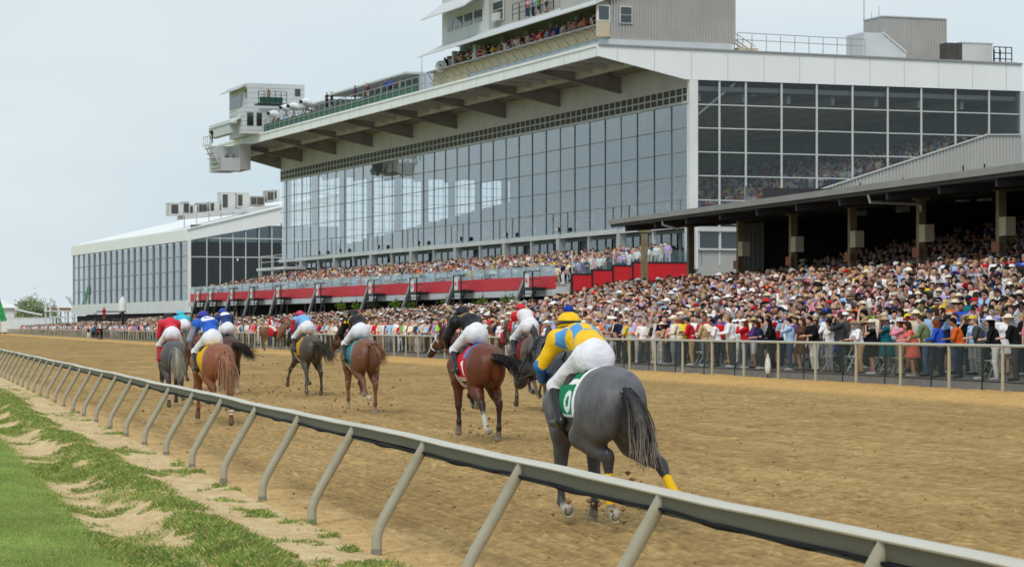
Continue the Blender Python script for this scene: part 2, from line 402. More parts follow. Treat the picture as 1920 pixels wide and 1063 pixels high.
for (px, Y, n, sp) in ((520, 76, 110, 1.0), (700, 58, 90, 1.0), (470, 62, 60, .9), (905, 45, 26, .6), (1165, 26.5, 70, .42), (960, 46, 30, .6), (590, 74, 60, .7), (380, 58, 30, .7)):
    for i in range(n):
        X = (px-960)/5000*Y; hgt = abs(RNG.normal(0, .55))*sp+.03
        P.append((X+RNG.normal(0, .7)*sp, Y+RNG.normal(0, 1.2)*sp, .15+hgt)); z_.append(.008+.028*RNG.random()**2.2)
V, Fc = clods(np.array(P), np.array(z_)); o = np_mesh('flying_dirt', V, Fc, M['clod'], smooth=False); o['kind'] = 'stuff'; tag(o, 'bits of dirt flung up behind the galloping horses', 'dirt')

# apron in front of the stands
M['apron'] = mat('apron_asphalt', (.16, .155, .15), .9, .2, 2)
ts = np.arange(27.9, 62, .7); ss = np.concatenate([np.arange(20, 200, 1.5), np.arange(200, 1500, 20)])
T, S, Q = grid(ts, ss); struct(tmesh('apron', T, S, apron_z(T, S)-.0, Q, M['apron']))

# ------------------------------------------------------------------ inner rail
M['rail_top'] = mat('rail_cream', srgb(208, 204, 190), .45, .08, 1.5, .002, 30, stretch=(1, .2, 1), col2=srgb(188, 182, 164))
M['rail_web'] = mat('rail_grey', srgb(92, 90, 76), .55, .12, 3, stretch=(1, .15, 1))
M['post'] = mat('rail_post', srgb(172, 168, 150), .5, .12, 3, .0015, 50, col2=srgb(148, 143, 122))
M['foot'] = mat('post_foot', srgb(128, 126, 118), .8, .25, 12)
M['cable'] = mat('rail_cable', (.010, .010, .014), .75, .2, 20, spec=.1)
rail = empty('inner_rail', 'long cream racing rail on slanted grey posts beside the infield grass', 'rail', TW(T_RAIL, 24.2), TH)
TOPT = .47; ztop = 1.06
m = MB(); ss = list(np.arange(-18, 330, 1.0)); wv = lambda s: .004*math.sin(s*.9)+.006*math.sin(s*.37+1)+.002*math.sin(s*2.3)
def strip(m, prof, ss, f, mi=0):
    n = len(prof); o = len(m.v)
    for s in ss:
        dx, dz = f(s)
        for (x, z) in prof: m.v.append((x+dx, s, z+dz))
    for i in range(len(ss)-1):
        for k in range(n):
            k2 = (k+1) % n; m.f.append((o+i*n+k, o+(i+1)*n+k, o+(i+1)*n+k2, o+i*n+k2)); m.m.append(mi)
    m.f.append(tuple(o+k for k in range(n))); m.f.append(tuple(o+(len(ss)-1)*n+k for k in range(n))[::-1]); m.m += [mi, mi]
f = lambda s: (.4*wv(s), wv(s))
strip(m, [(TOPT-.05, ztop-.022), (TOPT-.058, ztop-.010), (TOPT-.045, ztop), (TOPT+.06, ztop+.008), (TOPT+.072, ztop), (TOPT+.07, ztop-.022)], ss, f)
m.build('rail_cap', M['rail_top'], rail, True)
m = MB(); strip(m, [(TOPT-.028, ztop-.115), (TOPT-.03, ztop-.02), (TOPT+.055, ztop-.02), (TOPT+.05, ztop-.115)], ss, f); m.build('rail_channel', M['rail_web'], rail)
m = MB(); cs = []
SP = 3.92
for s in np.arange(-18, 330, .32):
    k = ((s) % SP)/SP; cs.append((TOPT-.045+.005*math.sin(s*5), s, ztop-.118-.018*math.sin(math.pi*k)**2-.005*math.sin(s*4.1)))
m.tube(cs, .011, 6); m.tube([(x+.02, s, z-.012-.008*math.sin(s*3.3)) for x, s, z in cs], .010, 6); m.build('cable', M['cable'], rail, True)
m = MB()
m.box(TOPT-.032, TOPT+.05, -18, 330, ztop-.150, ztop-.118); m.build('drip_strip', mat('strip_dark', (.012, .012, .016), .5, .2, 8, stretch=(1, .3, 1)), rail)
mp_ = MB(); mp_.tube([(0, 0, -.3), (0, 0, .05), (.004, 0, .18), (.03, 0, .26), (.07, 0, .34), (.22, 0, .60), (.47, 0, 1.03)], .049, 12)
mf_ = MB(); mf_.tube([(0, 0, -.3), (0, 0, .02), (.0, 0, .06)], .0515, 12)
p0 = mp_.build('post', M['post'], rail, True); q0 = mf_.build('post_foot', M['foot'], p0, True)
mbk = MB(); mbk.box(.435, .50, .045, .09, .945, 1.03); mbk.build('bracket', M['cable'], p0)
k = 0
for i in range(-5, 70):
    o = p0 if k == 0 else copy_tree(p0, rail)
    o.location = (0, i*SP, 0); k += 1

# ------------------------------------------------------------------ outer fence
M['fence_tan'] = mat('fence_post', srgb(178, 172, 148), .6, .12, 6)
M['fence_rail'] = mat('fence_rail', srgb(180, 184, 172), .5, .08, 4)
M['fence_green'] = mat('fence_green', srgb(34, 62, 48), .6, .15, 5)
M['veil'] = veil_mat('fence_wire', srgb(46, 62, 50), .36)
M['kerb'] = mat('fence_kerb', srgb(126, 127, 126), .85, .2, 2.5, .004, 30)
of = empty('trackside_fence', 'long waist high post and rail fence with green wire panels before the crowd', 'fence', TW(T_FENCE, 67.0, .42), TH)
m = MB(); m.tube([(0, s, 1.2) for s in range(-24, 700, 12)], .04, 8); m.build('top_rail', M['fence_rail'], of, True)
m = MB(); m.box(.42, .62, -24, 690, -.1, .24); m.build('kerb', M['kerb'], of)
m = MB(); m.add([(.38, -24, .28), (.38, 690, .28), (.38, 690, 1.16), (.38, -24, 1.16)], [(0, 1, 2, 3)]); m.box(.36, .40, -24, 690, 1.15, 1.19); m.build('wire_panel', [M['veil']], of)
pm = MB(); pm.tube([(0, 0, -.15), (0, 0, 1.18)], .045, 8); pp = pm.build('post', M['fence_tan'], of, True)
gm = MB(); gm.box(.40, .46, -.03, .03, 0, 1.2); gg = gm.build('green_post', M['fence_green'], of)
for i in range(-4, 94):
    o = pp if i == -4 else copy_tree(pp, of); o.location = (0, i*3.55, 0)
    o = gg if i == -4 else copy_tree(gg, of); o.location = (0, i*3.55+2.3, 0)
m = MB()
for i in range(94, 190): m.tube([(0, i*3.55, -.15), (0, i*3.55, 1.18)], .05, 6); m.box(.40, .46, i*3.55+1.2, i*3.55+1.28, 0, 1.2)
o = m.build('far_post', M['fence_tan'], of); o['kind'] = 'stuff'
# ------------------------------------------------------------------ clubhouse frame: x = along the end wall to the right, y = along the facade, away
KA = math.atan2(1840, 5000); cK, sK = math.cos(KA), math.sin(KA)
OX, OY = 11.29, 170.0
def QX(px, py, x0):
    d = (px-960)/5000; Y = (x0+OX*cK+OY*sK)/(d*cK+sK); X = d*Y
    return (-(X-OX)*sK+(Y-OY)*cK, CAM_H+(HOR-py)/5000*Y)
def QY(px, py, y0):
    d = (px-960)/5000; Y = (y0-OX*sK+OY*cK)/(cK-d*sK); X = d*Y
    return ((X-OX)*cK+(Y-OY)*sK, CAM_H+(HOR-py)/5000*Y)
def frame_empty(name, label, cat, lam, group=None, x=0, y=0, z=0):
    wx, wy, wz = FW(x, y, z, lam)
    e = empty(name, label, cat, (wx, wy, wz), KA, group); e.scale = (lam, lam, lam); return e
def FW(x, y, z, lam=1.3):
    return ((OX+x*cK-y*sK)*lam, (OY+x*sK+y*cK)*lam, CAM_H+(z-CAM_H)*lam)
CL, AL = 1.3, 1.8
M['white'] = mat('white_metal', srgb(232, 234, 232), .5, .06, .6, col2=srgb(216, 219, 216))
M['white_panel'] = mat('white_fascia', srgb(236, 239, 238), .45, .05, .35, stretch=(1, 1, .25))
M['offwhite'] = mat('frame_white', srgb(196, 200, 198), .5, .06, 1)
M['mull'] = mat('mullion_grey', srgb(126, 134, 136), .5, .1, 1)
M['mulll'] = mat('mullion_light', srgb(188, 192, 190), .5, .06, 1)
M['conc'] = mat('concrete', srgb(206, 206, 206), .9, .16, .45, .01, 6, stretch=(1, 1, .35), col2=srgb(182, 182, 180))
M['soffit'] = mat('soffit_grey', srgb(184, 184, 184), .85, .18, .8)
M['rib'] = mat('canopy_steel', srgb(158, 154, 146), .7, .2, .7, col2=srgb(128, 123, 114))
M['ribl'] = mat('canopy_beam', srgb(190, 187, 178), .7, .18, .7)
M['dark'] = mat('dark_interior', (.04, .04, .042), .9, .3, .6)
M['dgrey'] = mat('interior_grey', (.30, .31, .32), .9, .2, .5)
M['louver'] = mat('louver_dark', srgb(74, 72, 68), .7, .25, 2)
M['red'] = mat('red_panel', srgb(206, 42, 58), .55, .1, .6)
M['red2'] = mat('red_panel_deep', srgb(196, 24, 34), .6, .14, 1.2)
M['black'] = mat('black_steel', (.012, .012, .013), .5, .2, 3)
M['corr'] = mat('corrugated_metal', srgb(176, 176, 172), .5, .1, .5, metal=.0, stretch=(1, 1, .2))
M['corrd'] = mat('corrugated_grey', srgb(172, 171, 167), .55, .1, .6)
M['beige'] = mat('beige_panel', srgb(196, 184, 158), .7, .1, .8)
M['pale'] = mat('pale_grey_panel', srgb(198, 202, 204), .6, .08, .8)
M['bluegrey'] = mat('bluegrey_panel', srgb(176, 190, 200), .6, .06, .8)
M['green'] = mat('green_panel', srgb(46, 92, 76), .6, .15, 1)
M['glass'] = glass_mat('facade_glass', (.74, .80, .83), 1.95, .02, .06, .05)
M['glass2'] = glass_mat('end_glass', (.88, .92, .92), .9, .02, .015)
M['glass3'] = glass_mat('annex_glass', (.26, .31, .34), 1.5, .015, .05, .03)
M['glass4'] = glass_mat('annex_side_glass', (.30, .34, .36), .7, .02, .02)
M['clear'] = glass_mat('rail_glass', (.86, .91, .90), .7, .05, .02)
M['pane'] = mat('window_pane', (.03, .04, .05), .08, .2, 1, spec=.8)
M['steel'] = mat('railing_steel', srgb(150, 154, 154), .4, .1, 3)
M['ac'] = mat('ac_casing', srgb(198, 200, 196), .5, .1, 1)
M['lamp'] = mat('lamp_glass', (.9, .9, .85), .3, .05, 5)
L98 = 98.6; BAY = 11.36; PAN = 2.84
def each(name, material, parent, shapes):
    for f in shapes: m_ = MB(); f(m_); m_.build(name, material, parent)
ch = frame_empty('clubhouse', 'huge glass fronted clubhouse grandstand with deep white edged canopy roof', 'building', CL)
ce = lambda x, y, z: (x, y, z)
def lb(m, x0, x1, y0, y1, z0, z1, mi=0): m.box(x0, x1, y0, y1, z0, z1, mi)
# front curtain wall
GZ0, GZ1 = 8.75, 16.35
m = MB(); m.add([(.03, .3, GZ0), (.03, L98-.3, GZ0), (.03, L98-.3, GZ1), (.03, .3, GZ1)], [(3, 2, 1, 0)]); gf = m.build('glass_facade', M['glass'], ch)
m = MB(); rows = [14.83, 13.3, 11.78, 10.26, 9.9]
for i in range(1, 35):
    y = i*PAN
    if y < L98: m.box(-.02, .02, y-.022, y+.022, GZ0, GZ1, 1 if i % 4 == 0 else 0)
for zr in rows[:4]: m.box(-.018, .018, .3, L98, zr-.022, zr+.022)
for i in range(35):
    for q in (1, ):
        y = i*PAN+PAN/2
        if y < L98 and i % 4 in (0, 3): m.box(-.015, .016, y-.018, y+.018, GZ0, 10.26)
m.build('mullions', [M['mull'], M['mulll']], gf)
m = MB(); m.box(-.22, 0, 0, L98, 8.42, 8.75); m.build('white_beam', M['white'], ch)
# lower storey under the beam: columns and recessed doors
for i in range(0, 9):
    y = i*BAY; m = MB(); m.box(-.2, .3, y-.28, y+.28, 6.0, 8.42); m.build('column', M['offwhite'], ch)
each('door_post', M['offwhite'], ch, [lambda m_, i=i: m_.box(-.1, .1, i*BAY+BAY/2-.13, i*BAY+BAY/2+.13, 6, 8.42) for i in range(9)])
m = MB(); m.box(.9, .95, 0, L98, 6, 8.5); dg = m.build('door_glass', M['glass3'], ch)
m = MB()
for i in range(60): m.box(.84, .9, i*1.62, i*1.62+.08, 6, 8.5)
m.box(.83, .9, 0, L98, 8.2, 8.42); m.build('door_frame', M['mull'], dg)
# louvres and concrete band
m = MB(); m.box(.02, .1, 0, L98, 16.5, 17.42); lv = m.build('louver_band', M['louver'], ch)
m = MB()
nl = 96
for i in range(nl+1):
    y = i*L98/nl; m.box(-.04, .02, y-.05, y+.05, 16.5, 17.42)
for zz in (16.5, 16.94, 17.42): m.box(-.035, .018, 0, L98, zz-.035, zz+.035)
m.build('louver_frame', M['offwhite'], lv)
m = MB(); m.box(-.08, .1, 0, L98, 16.36, 16.45); m.build('sill_beam', M['offwhite'], ch)
m = MB(); m.box(.0, .3, .2, L98, 17.46, 19.3); m.build('concrete_wall', M['conc'], ch)
# canopy: soffit, ribs, fascia, gable board
m = MB(); m.box(-6.15, 24, .06, L98-.1, 19.3, 19.78); m.build('canopy_roof', M['soffit'], ch)
m = MB(); m.box(-6.35, -6.16, 0, L98, 19.12, 19.86); m.box(-6.42, -6.36, 0, L98, 19.74, 19.9)
m.box(-6.16, 0, L98, L98+.2, 19.12, 19.86); m.build('fascia', M['white_panel'], ch)
each('fascia_seam', M['offwhite'], ch, [lambda m_, i=i: m_.box(-6.365, -6.352, i*2.84-.02, i*2.84+.02, 19.14, 19.74) for i in range(34)])
for i in range(1, 9):
    y = i*BAY; m = MB()
    m.prism([(0, 17.9), (0, 19.29), (-6.1, 19.29), (-6.1, 19.15)], y-.06, y+.06, 'y')
    m.box(-6.1, 0, y-.2, y+.2, 0, 0) if False else None
    m.bar((0, y, 17.9), (-6.1, y, 19.13), .34, .06); m.build('canopy_rib', M['rib'], ch)
m = MB(); m.prism([(0, 17.6), (0, 19.29), (-6.1, 19.29), (-6.1, 19.15)], L98-.12, L98, 'y'); m.build('canopy_rib', M['rib'], ch)
m = MB(); m.box(-3.35, -3.1, .1, L98, 18.75, 19.28); m.build('canopy_purlin', M['ribl'], ch)
m = MB(); m.box(-.5, -.3, .1, L98, 18.95, 19.28); m.box(-.8, -.7, .1, L98, 19.05, 19.28); m.build('canopy_purlin', M['rib'], ch)
each('canopy_bracket', M['ribl'], ch, [lambda m_, y=i*BAY+q*PAN: m_.prism([(-3.1, 18.85), (-3.1, 19.28), (-6.1, 19.28), (-6.1, 19.14)], y-.05, y+.05, 'y') for i in range(9) for q in (1, 2, 3) if i*BAY+q*PAN < L98])
XR = QY(1912, 170, 0)[0]
m = MB(); m.prism([(-6.3, 19.13), (-6.3, 19.8), (XR+.1, 19.62), (XR+.1, 17.85), (0, 17.85), (-.3, 17.85)], -.12, .04, 'y')
m.box(-6.3, XR+.2, -.2, -.12, 19.55, 19.62) if False else None
gb = m.build('gable_fascia', M['white_panel'], ch)
each('fascia_seam', M['offwhite'], gb, [lambda m_, x=-5+i*2.55: m_.box(x-.02, x+.02, -.135, -.121, 17.87 if x > 0 else 17.85-x*.2, 19.6) for i in range(12)])
m = MB(); m.bar((-6.3, -.17, 19.85), (XR+.1, -.17, 19.66), .14, .1); m.build('roof_edge', M['steel'], ch)
# corner column and end wall glazing
m = MB(); m.box(-.02, .56, -.14, .3, 5.8, 17.84); m.build('corner_column', M['white'], ch)
m = MB(); m.add([(.56, .03, 6), (XR, .03, 6), (XR, .03, 17.84), (.56, .03, 17.84)], [(0, 1, 2, 3)]); eg = m.build('end_glass', M['glass2'], ch)
m = MB()
for px in (1348.5, 1398, 1465, 1531, 1598, 1664, 1727, 1791, 1854):
    x = QY(px, 300, 0)[0]; m.box(x-.06, x+.06, -.06, .02, 6, 17.84)
for zr in (16.3, 14.8, 13.27, 11.75, 10.2, 8.7): m.box(.56, XR, -.05, .018, zr-.035, zr+.035)
m.build('mullions', M['offwhite'], eg)
m = MB(); m.box(XR, XR+.7, -.14, .3, 5, 17.84); m.build('corner_column', M['pale'], ch)
# interior shell
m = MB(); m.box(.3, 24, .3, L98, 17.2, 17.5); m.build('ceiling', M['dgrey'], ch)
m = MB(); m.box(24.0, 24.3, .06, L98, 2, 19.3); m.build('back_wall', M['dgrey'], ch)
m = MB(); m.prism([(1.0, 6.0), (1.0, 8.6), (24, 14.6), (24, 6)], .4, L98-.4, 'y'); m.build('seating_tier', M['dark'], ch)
m = MB()
for i in range(20): m.box(1.2+i*1.15, 1.7+i*1.15, .5, L98-1, 8.6+i*.30, 8.98+i*.30)
o = m.build('seat_row', M['dgrey'], ch)
m = MB()
for i in range(9): m.bar((5+i*1.2, 1+i*9.9, 17.1), (5+i*1.2, 2.5+i*9.9, 17.1), .25, .12)
for i in range(7): m.box(3.2*i+1, 3.2*i+1.25, 1, L98, 16.6, 17.15)
m.build('ceiling_beam', M['soffit'], ch)
m = MB(); m.bar((.7, .45, 15.6), (3.4, .45, 17.75), .12, .12); m.build('brace', M['white'], ch)
for (px, py) in ((1388, 160), (1507, 170), (1623, 172)):
    x, z = QY(px, py, 2.5); m = MB(); m.tube([(x, 2.5, z+.1), (x, 2.5, z), (x, 2.5, z-.1)], [.03, .14, .2], 10); m.tube([(x, 2.5, z+.1), (x, 2.5, 17.2)], .015, 5); m.build('pendant_lamp', M['pale'], ch)
# far end wall with tall windows (daylight shows through the facade)
m = MB(); m.box(.3, 24, L98-.06, L98, 2, 9.2); m.box(.3, 24, L98-.06, L98, 16.9, 19.3)
for i in range(9): x = .3+i*2.85; m.box(x, x+.75, L98-.07, L98+.05, 9.2, 16.9)
ew = m.build('end_wall', M['dgrey'], ch)
m = MB()
for i in range(9):
    for q in range(1, 4): x = 1.05+i*2.85+q*.525; m.box(x-.03, x+.03, L98-.05, L98-.01, 9.2, 16.9)
for q in range(1, 9): m.box(.3, 24, L98-.045, L98-.012, 9.2+q*.86-.03, 9.2+q*.86+.03)
m.build('end_window', M['mull'], ew)
# lower part of the near end wall
m = MB(); m.box(.5, 24, .05, .3, 1, 6.0); m.build('base_wall', M['corrd'], ch)
m = MB()
for i in range(70): m.box(.6+i*.3, .72+i*.3, -.01, .05, 1, 7.0)
m.box(.5, 24, .0, .05, 1, 7); m.build('corrugated_wall', M['corrd'], ch)
m = MB(); m.box(.56, 6, -.2, .05, 8.2, 8.5); m.box(.56, 6, -.2, .05, 7.0, 7.12)
for i in range(4): m.box(.6+i*1.5, .7+i*1.5, -.1, .05, 7.1, 8.3)
m.build('window_frame', M['offwhite'], ch)
m = MB(); m.box(.56, 6, -.02, .0, 7.1, 8.2); m.build('lower_window', M['pane'], ch)
# corrugated sloping parapet on the end wall
A_ = QY(1530, 359, -.4); B_ = QY(1850, 254, -.4); C_ = QY(1914, 254, -.4)
m = MB(); m.prism([(A_[0], A_[1]), (B_[0], B_[1]), (C_[0], C_[1]), (C_[0], 6), (A_[0], 6)], -.42, -.3, 'y')
x = A_[0]+.1
while x < C_[0]:
    zt = A_[1]+(B_[1]-A_[1])*min(1, (x-A_[0])/(B_[0]-A_[0])); m.box(x, x+.11, -.48, -.421, 6, zt-.02); x += .25
sp = m.build('corrugated_parapet', M['corr'], ch)
m = MB(); m.bar((A_[0], -.42, A_[1]+.04), (B_[0], -.42, B_[1]+.04), .3, .09); m.bar((B_[0], -.42, B_[1]+.04), (C_[0], -.42, C_[1]+.04), .3, .09); m.build('parapet_cap', M['mulll'], sp)
m = MB()
for (px, py) in ((1858, 200), (1890, 200)): 
    x, z = QY(px, py, 1.2); m.box(x-.35, x+.35, 1.2, 1.3, 12.8, 14.9)
m.build('plywood_door', mat('plywood', srgb(140, 104, 66), .7, .15, 1), ch)
# floodlights on the beam
for px in (450, 600, 640, 712, 787, 866, 952, 1050, 1160, 1275):
    y = QX(px, 440, -.3)[0]; m = MB(); m.tube([(-.3, y, 8.75), (-.35, y, 9.0)], .03, 6); m.ball((-.42, y, 9.05), .17, 10, 6); o = m.build('floodlight', M['black'], ch, True)
    m = MB(); m.tube([(-.5, y, 9.04), (-.6, y, 9.02)], [.15, .13], 10); m.build('lamp_face', M['lamp'], o)
# side balcony at the far end of the facade
m = MB(); m.box(-2.2, 0, 89.5, L98+1, 7.6, 7.85)
for y in (90, 94, 98.5): m.tube([(-2, y, 7.85), (-2, y, 9.0)], .04, 6); m.tube([(-2, y, 4.5), (-2, y, 7.6)], .07, 6)
for z in (8.4, 9.0): m.tube([(-2, 90, z), (-2, L98, z)], .035, 6)
m.build('balcony', M['white'], ch)

# ---- terrace in front of the clubhouse
te = frame_empty('viewing_terrace', 'stepped viewing terrace with long red front band before the glass clubhouse', 'terrace', CL)
m = MB()
for i in range(9): x = -9.1+i*1.0; m.box(x, 0 if i == 8 else x+1.0, 0, L98, 4.2, 4.62+i*.19)
m.build('terrace_steps', M['conc'], te)
ST = [QX(px, 530, -9.3)[0] for px in (388, 412, 452, 490, 540, 615, 715, 795, 878, 1012)]
m = MB(); m.box(-9.32, -9.12, 0, L98-1, 4.5, 5.3); m.build('red_band', M['red'], te)
m = MB(); m.box(-9.3, -9.1, 0, L98, 4.05, 4.46); m.build('slab_edge', M['pale'], te)
m = MB(); m.box(-9.24, -9.2, 0, L98-1, 5.3, 5.95); gp = m.build('glass_balustrade', M['clear'], te)
each('baluster', M['mulll'], gp, [lambda m_, i=i: m_.box(-9.27, -9.19, i*2.6, i*2.6+.07, 5.3, 5.98) for i in range(38)])
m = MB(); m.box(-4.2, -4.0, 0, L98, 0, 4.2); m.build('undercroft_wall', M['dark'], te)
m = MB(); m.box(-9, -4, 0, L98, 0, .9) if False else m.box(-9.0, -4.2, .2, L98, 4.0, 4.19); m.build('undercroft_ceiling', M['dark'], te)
for i in range(17):
    m = MB(); y = 1+i*5.68; m.box(-9.0, -8.75, y, y+.25, 0, 4.05); m.build('post', M['black'], te)
each('kiosk_sign', M['pale'], te, [lambda m_, i=i: m_.box(-4.3, -4.21, 2+i*6.7, 2.9+i*6.7, 1.6, 3.0) for i in range(14)])
# stepped red end wall
eds = [(1072, 1110, 513), (1110, 1149, 505), (1149, 1186, 497), (1186, 1291, 491)]
m = MB(); mk = MB(); mg = MB()
for (a, b, t) in eds:
    x0, z1 = QY(a, t, -.25); x1 = QY(b, t, -.25)[0]
    m.box(x0+.05, x1-.05, -.3, -.1, 3.2, z1-.08); mk.box(x0, x1, -.33, -.1, z1-.08, z1+.02); mk.box(x0-.04, x0+.05, -.34, -.1, 3, z1)
    mg.box(x0, x1, -.22, -.18, z1+.02, z1+.78)
m.build('red_end_panel', M['red2'], te); mk.build('panel_frame', M['black'], te); mg.build('glass_balustrade', M['clear'], te)
m = MB()
for px in (1072, 1110, 1149, 1186, 1220, 1255): x, z = QY(px, 500, -.25); m.box(x, x+.07, -.26, -.2, 5.3, 6.9)
m.build('baluster', M['mulll'], te)
M['redmark'] = mat('banner_red', srgb(214, 70, 84), .6, .05, 1)
for i, y in enumerate(ST):
    e = frame_empty('terrace_staircase', 'black steel staircase with pale side panels dropping from the red banded terrace', 'staircase', CL, 'staircases along the terrace front', -9.8, y, 4.6)
    m = MB(); m.bar((-.45, .3, 0), (-.45, 3.1, -2.5), .08, .3); m.bar((.35, .3, 0), (.35, 3.1, -2.5), .08, .3)
    for q in range(9): m.box(-.42, .32, .35+q*.31, .62+q*.31, -.12-q*.28, -.08-q*.28)
    m.build('stair_flight', M['black'], e)
    m = MB(); m.prism([(.3, .25), (3.1, -2.25), (3.1, -1.95), (.3, .6)], -.52, -.47, 'x'); m.build('side_panel', M['steel'], e)
    m = MB(); m.box(-.5, .4, -1.3, .3, -.2, .0); m.box(-.5, -.42, -1.3, -1.22, -2.6, 1.0); m.box(-.5, -.42, .2, .3, -2.6, 1.0)
    for z in (.5, 1.0): m.box(-.48, -.44, -2.6, .3, z-.03, z+.03)
    m.build('landing', M['black'], e)
    m = MB(); m.box(-.56, -.51, -.75, -.15, .0, .85); bn = m.build('banner', M['white'], e)
    m = MB(); m.box(-.58, -.562, -.6, -.3, .3, .55); m.build('emblem', M['redmark'], bn)

# ---- annex: low glass building beyond
an = frame_empty('annex_building', 'low glass fronted building with white band and sloping white roof at far left', 'building', AL)
YA = 100.0; XA = QY(352, 500, YA)[0]; YE = QX(138, 500, XA)[0]
zf0 = QX(350, 431, XA)[1]; zg1 = QX(350, 452, XA)[1]; zg0 = QX(350, 563, XA)[1]; zb0 = QX(350, 586, XA)[1]
m = MB(); m.add([(XA+.04, YA, zg0), (XA+.04, YE, zg0), (XA+.04, YE, zg1), (XA+.04, YA, zg1)], [(3, 2, 1, 0)]); ag = m.build('front_glass', M['glass3'], an)
m = MB(); n = 19
for i in range(n+1):
    y = YA+(YE-YA)*i/n; m.box(XA-.08, XA+.02, y-.05, y+.05, zg0, zg1)
for q in range(1, 4): z = zg0+(zg1-zg0)*q/4; m.box(XA-.04, XA+.018, YA, YE, z-.04, z+.04)
m.build('mullions', M['mull'], ag)
m = MB(); m.box(XA-.15, XA+.3, YA-.1, YE, zb0, zg0); m.build('white_band', M['white'], an)
m = MB(); m.box(XA-.25, XA+.3, YA-.1, YE+.3, zg1, zf0); m.build('front_fascia', M['white_panel'], an)
xr = 6.0
zr = QY(526, 390, YA)[1]; x5 = QY(526, 390, YA)[0]; sl_ = (zr-zf0)/(x5-XA)
m = MB(); m.prism([(XA, zg1+.05), (XA, zf0), (x5+6, zf0+sl_*(x5+6-XA)), (x5+6, zf0+sl_*(x5+6-XA)-1.9)], YA-.12, YA, 'y'); m.build('side_fascia', M['white_panel'], an)
m = MB(); m.prism([(XA-.1, zf0), (XA-.1, zf0+.12), (x5+8, zf0+.12+sl_*(x5+8-XA)), (x5+8, zf0+sl_*(x5+8-XA))], YA-.3, YE+.3, 'y'); m.build('roof', M['white_panel'], an)
m = MB(); m.box(XA-.05, XA+.3, YA-.13, YA+.2, zb0, zg1); m.build('corner_column', M['white'], an)
m = MB(); m.box(XA+.3, x5+6, YA+.1, YA+.14, zg0+1, zf0+.5); sg = m.build('side_glass', M['glass4'], an)
m = MB()
for px in (388, 413, 437, 461, 486, 510): x = QY(px, 480, YA)[0]; m.box(x-.05, x+.05, YA+.02, YA+.1, zg0+1, zf0+.5)
for py in (482, 447): z = QY(430, py, YA)[1]; m.box(XA+.3, x5+6, YA+.03, YA+.09, z-.05, z+.05)
m.build('mullions', M['offwhite'], sg)
m = MB(); m.box(XA+.4, 14, YA+1.5, YE, 1, 3.4); m.box(XA+1.5, 14, YA+2, YE, 1, zg1); m.build('inner_wall', M['dark'], an)
m = MB(); m.box(XA+.3, x5+6, YA+.05, YA+.2, zg0-.6, zg0+1); m.build('side_wall', M['beige'], an)
# roof plant on the annex
m = MB(); y0 = YA+6; zt = QY(420, 405, y0)[1]; xa, xb = QY(345, 405, y0)[0], QY(527, 405, y0)[0]
m.prism([(xa, zt-.35), (xb, zt+.75), (xb, zt+1.25), (xa, zt+.15)], y0, y0+3, 'y')
for i in range(9): x = xa+(xb-xa)*i/8; m.box(x, x+.1, y0, y0+.1, zt-3, zt+.4+.1*i-.4)
m.build('plant_platform', M['soffit'], an)
for (a, b, t, bt, kind) in ((320, 356, 381, 404, 0), (346, 357, 379, 400, 1), (357, 372, 384, 404, 0), (374, 391, 381, 401, 1), (395, 414, 379, 398, 0), (417, 444, 361, 394, 0), (446, 470, 362, 390, 0), (470, 499, 368, 386, 1), (503, 516, 358, 378, 1), (516, 527, 356, 376, 0)):
    x0, z1 = QY(a, t, y0); x1, z0 = QY(b, bt, y0)
    e = frame_empty('air_conditioner', ['pale boxy air handling unit on the far low roof', 'dark grilled air conditioner on the far low roof'][kind], 'air conditioner', AL, ['pale roof units on the low building', 'dark roof units on the low building'][kind], (x0+x1)/2, y0+.5, z0)
    m = MB(); W = (x1-x0)/2; H = z1-z0; m.box(-W, W, 0, 1.6, 0, H); m.box(-W-.03, W+.03, -.03, 1.63, H, H+.06); m.build('casing', M['ac'] if kind == 0 else M['corrd'], e)
    m = MB(); m.box(-W*.8, -W*.1, -.03, -.005, H*.15, H*.9)
    if kind: m.box(W*.0, W*.85, -.03, -.005, H*.15, H*.9)
    m.build('grille', M['louver'], e)

# ---- press box on the clubhouse roof
pb = frame_empty('press_box', 'two storey grey press box with sloping awnings on the clubhouse roof', 'press box', CL)
YP = QX(829, 120, -4.6)[0]; Y9 = QX(902, 50, -4.9)[0]
x45 = QY(1145, 40, .2)[0]; x38 = QY(1380, 40, .2)[0]
m = MB(); m.box(-5.25, -5.1, .3, YP-7.5, 19.9, 20.5); m.build('lower_strip', M['bluegrey'], pb)
m = MB(); m.box(-5.3, -5.12, .3, YP, 20.5, 21.3); m.box(-5.32, -5.1, YP-8, YP, 20.0, 20.5); m.build('balcony_parapet', M['beige'], pb)
m = MB()
for i in range(22):
    y = .8+i*(YP-1)/21; m.bar((-5.3, y, 21.25), (-5.85, y, 21.25), .05, .05); m.bar((-5.85, y, 21.25), (-5.34, y, 20.55), .05, .05); m.bar((-5.34, y, 20.3), (-5.7, y, 20.55), .04, .04)
m.bar((-5.85, .8, 21.28), (-5.85, YP, 21.28), .06, .06); m.build('parapet_bracket', M['steel'], pb)
m = MB(); m.prism([(-5.87, 21.24), (-5.87, 21.27), (-5.3, 21.33), (-5.3, 21.30)], .6, YP, 'y'); m.build('ledge', M['pale'], pb)
m = MB(); m.box(-3.2, -3.05, .3, YP, 20, 23.4); m.box(-5.1, -3.2, .3, YP, 20.45, 20.6); m.build('back_wall', M['dgrey'], pb)
m = MB()
for i in range(18): y = 1+i*(YP-2)/17; m.box(-3.28, -3.21, y, y+1.0, 21.2, 22.5)
m.build('window', M['pane'], pb)
